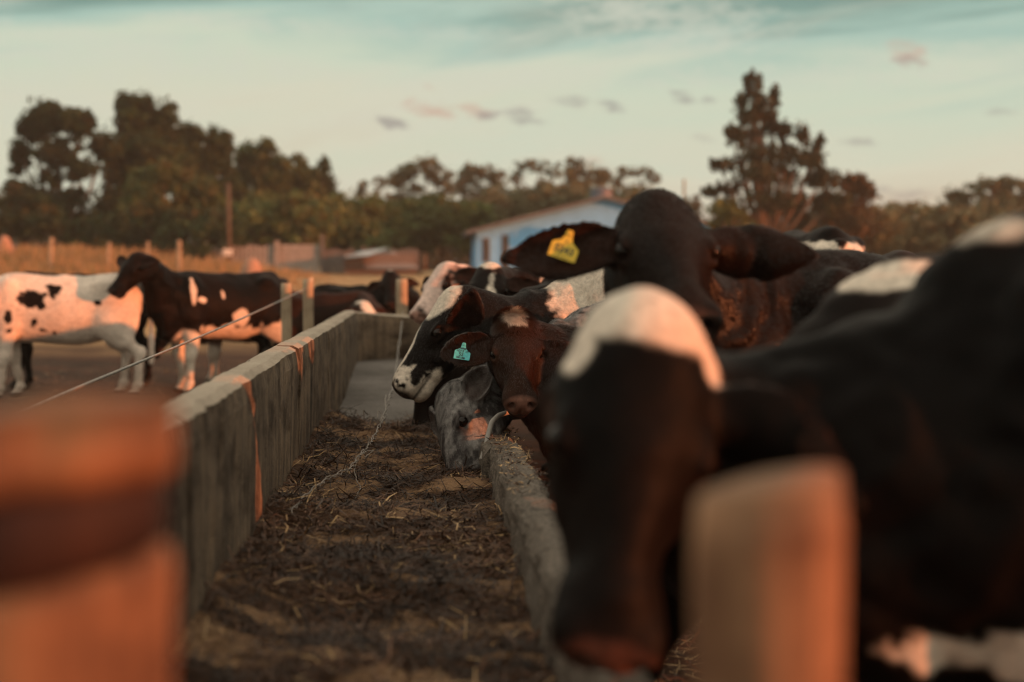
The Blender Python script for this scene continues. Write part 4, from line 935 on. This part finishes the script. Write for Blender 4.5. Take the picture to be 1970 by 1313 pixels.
r8 = make_cow('cow', 'cow with a pinkish white face turned left, beyond the others', (1.52, 10.75, 0), PI, 1.02, V3((856,505), 10.4), (-.48,-.55,-.68), (-.55,-.35,.75), 1., h=.012, seed=20, nose='pink',
    marks=[('h','w',(.15,-.03,-.1),(.4,.12,.25),.2), ('h','w',(.3,.05,-.12),(.22,.12,.12),.4), ('h','k',(.2,.10,-.06),(.05,.04,.04),.3)], ears=((-.2,1,-.1), (-.1,1,-.1)), white=(.66,.50,.44), group=HB)
r12 = make_cow('cow', 'black cow seen from behind with a jagged white mark on its rump', (2.93, 10.6, 0), 1.50, 1.21, (3.0, 11.75, 1.35), (.1,.8,-.6), (.05,.6,.8), 1.05, h=.014, seed=21, marks=[('b','w',(-.80,.05,1.16),(.3,.24,.05),.7,1.5), ('b','w',(-.5,.26,1.18),(.2,.05,.03),.3)], group='cattle behind the feeding row')
r13 = make_cow('cow', 'brownish black cow back seen low behind the near cow', (2.66, 8.25, 0), 1.5, 1.05, (2.8, 9.35, 1.2), (.1,.8,-.6), (.05,.6,.8), 1., h=.014, seed=22, dark=(.013,.008,.007), rough=1, group='cattle behind the feeding row')
# left side
l1 = make_cow('cow', 'white cow with small black spots, lit pink by the sun', (-3.62, 14.45, 0), PI+.2, .95, V3((-52,548), 14.1), (-.62,-.35,-.70), (-.6,-.35,.72), 1., h=.011, seed=31, base_white=True, leg=(.05,-.12,-.05,.1), nose='pink', white=(.68,.58,.50),
    marks=[('b','k',(.22,.2,1.06),(.13,.3,.085),.85,1.5), ('b','k',(.13,.3,.98),(.05,.2,.05),.8,1.5), ('b','k',(0.0,.2,1.12),(.08,.2,.07),.85,1.5), ('b','k',(.45,.2,.86),(.045,.2,.07),.8,1.5), ('b','k',(.44,.2,.72),(.035,.2,.04),.8,1.5), ('b','k',(.2,.3,.80),(.045,.2,.055),.8,1.5), ('b','k',(.0,.3,.68),(.035,.2,.03),.8,1.5), ('b','k',(-.44,.2,1.0),(.05,.2,.04),.8,1.5), ('b','k',(.74,.2,.86),(.12,.3,.16),.8,1.5), ('b','k',(.6,.2,1.12),(.05,.2,.05),.8,1.5), ('b','k',(.1,.3,.72),(.05,.2,.02),.8,1.5), ('h','k',(.15,0,-.1),(.3,.2,.2),.8,1.5)], group=LB)
l2 = make_cow('cow', 'black cow with white belly and forelegs, head turned left', (-2.1, 15.2, 0), PI+.78, .97, V3((262,486), 14.3), (-.46,-.50,-.73), (-.42,-.55,.70), .95, h=.011, seed=32, dark=(.0032,.0027,.0026), rough=0., leg=(.02,-.1,-.06,.06),
    marks=[('b','w',(.52,.1,.5),(.17,.24,.22),.3), ('b','w',(.46,.1,.2),(.2,.3,.34),.1), ('b','w',(.0,.15,.62),(.42,.25,.11),.9,1.4), ('b','w',(-.1,.3,.80),(.1,.2,.1),.6,1.6), ('b','w',(-.62,.2,.55),(.18,.2,.26),.5), ('b','w',(-.75,.1,.2),(.2,.3,.3),.1), ('b','w',(.50,.2,1.10),(.028,.2,.12),.6,1.5), ('b','w',(.40,.2,1.0),(.06,.2,.03),.7,1.5), ('b','w',(.12,.2,1.06),(.02,.2,.05),.7,1.5)], ears=((-.25,1,.2,.3,0,.9), (-.25,1,.2,.3,0,.9)), group=LB)
l3 = make_cow('cow', 'black cow mostly hidden behind the spotted white cow', (-3.75, 15.55, 0), PI+.05, .96, V3((40,540), 15.3), (-.7,-.3,-.6), (-.6,-.2,.75), 1., h=.015, seed=33, leg=(-.08,.1,.15,-.05), group=LB)
l4 = make_cow('cow', 'brown and white calf standing behind the black and white cow', (-1.95, 16.4, 0), PI+.3, .80, (-2.75, 16.0, .78), (-.5,-.4,-.75), (-.7,-.3,.6), .85, h=.015, seed=34, dark=(.07,.032,.02), rough=2, marks=[('b','w',(.5,0,.25),(.2,.4,.35),.3), ('b','w',(-.7,0,.2),(.3,.4,.3),.3), ('b','w',(-.2,.2,.6),(.2,.2,.12),.5)], group=LB, kind_label='calf')
l5 = make_cow('cow', 'low dark brown cow back behind the two round posts', (-.98, 15.9, 0), .15, .79, V3((700,580), 15.35), (.45,-.55,-.70), (.4,-.5,.7), .95, h=.013, seed=35, dark=(.014,.0075,.006), rough=2, marks=[('h','w',(.12,0,-.04),(.24,.08,.12),.2), ('b','w',(-.6,0,1.25),(.12,.1,.03),.3)], group=LB)
l6 = make_cow('cow', 'black cow with its head up behind the grey post at the trough end', (-.62, 17.6, 0), .3, .85, V3((751,521), 16.8), (.02,-.7,-.7), (0,-.7,.7), 1., h=.013, seed=36, marks=[('h','w',(.0,0,-.02),(.03,.04,.03),.2)], ears=((-.05,1,-.12), (.1,1,-.5)), group=LB)
ear_tag(r4, 1, .115, .004, .066, plastic('turquoise_plastic', (.10,.56,.60)), [('MAM', 0, .14, .17), ('LOT E  1/3', 0, -.03, .17), ('52', -.07, -.24, .30), ('10/11/08', -.08, -.45, .155)], R_(-9), nrm=(-.1,-.96,.25), off=.022)
ear_tag(r3, 1, .115, -.012, .070, plastic('yellow_plastic', (.72,.50,.04)), [('6', 0, .06, .22), ('5243', 0, -.22, .36), ('- - - -', 0, -.46, .2)], R_(-19), nrm=(-.1,-.97,.2), off=.024)
ear_tag(r9, 1, .10, -.01, .055, plastic('orange_plastic', (.85,.36,.03)), [], 0, nrm=(-.05,-.97,.2), off=.02, disc=True)
# ------------------------------------------------------------------ dusty evening air
g = bpy.data.materials.new('haze'); g.use_nodes = True; t = g.node_tree; t.nodes.clear()
ho = t.nodes.new('ShaderNodeOutputMaterial'); hv = t.nodes.new('ShaderNodeVolumePrincipled'); t.links.new(hv.outputs[0], ho.inputs[1])
hv.inputs['Color'].default_value = (.95,.85,.74,1); hv.inputs['Density'].default_value = .0007; hv.inputs['Anisotropy'].default_value = .2
ho_ = MB().box((0, 70, 6.6), (408, 268, 15.5)).build('haze', g); ho_['kind'] = 'stuff'; ho_.visible_shadow = True
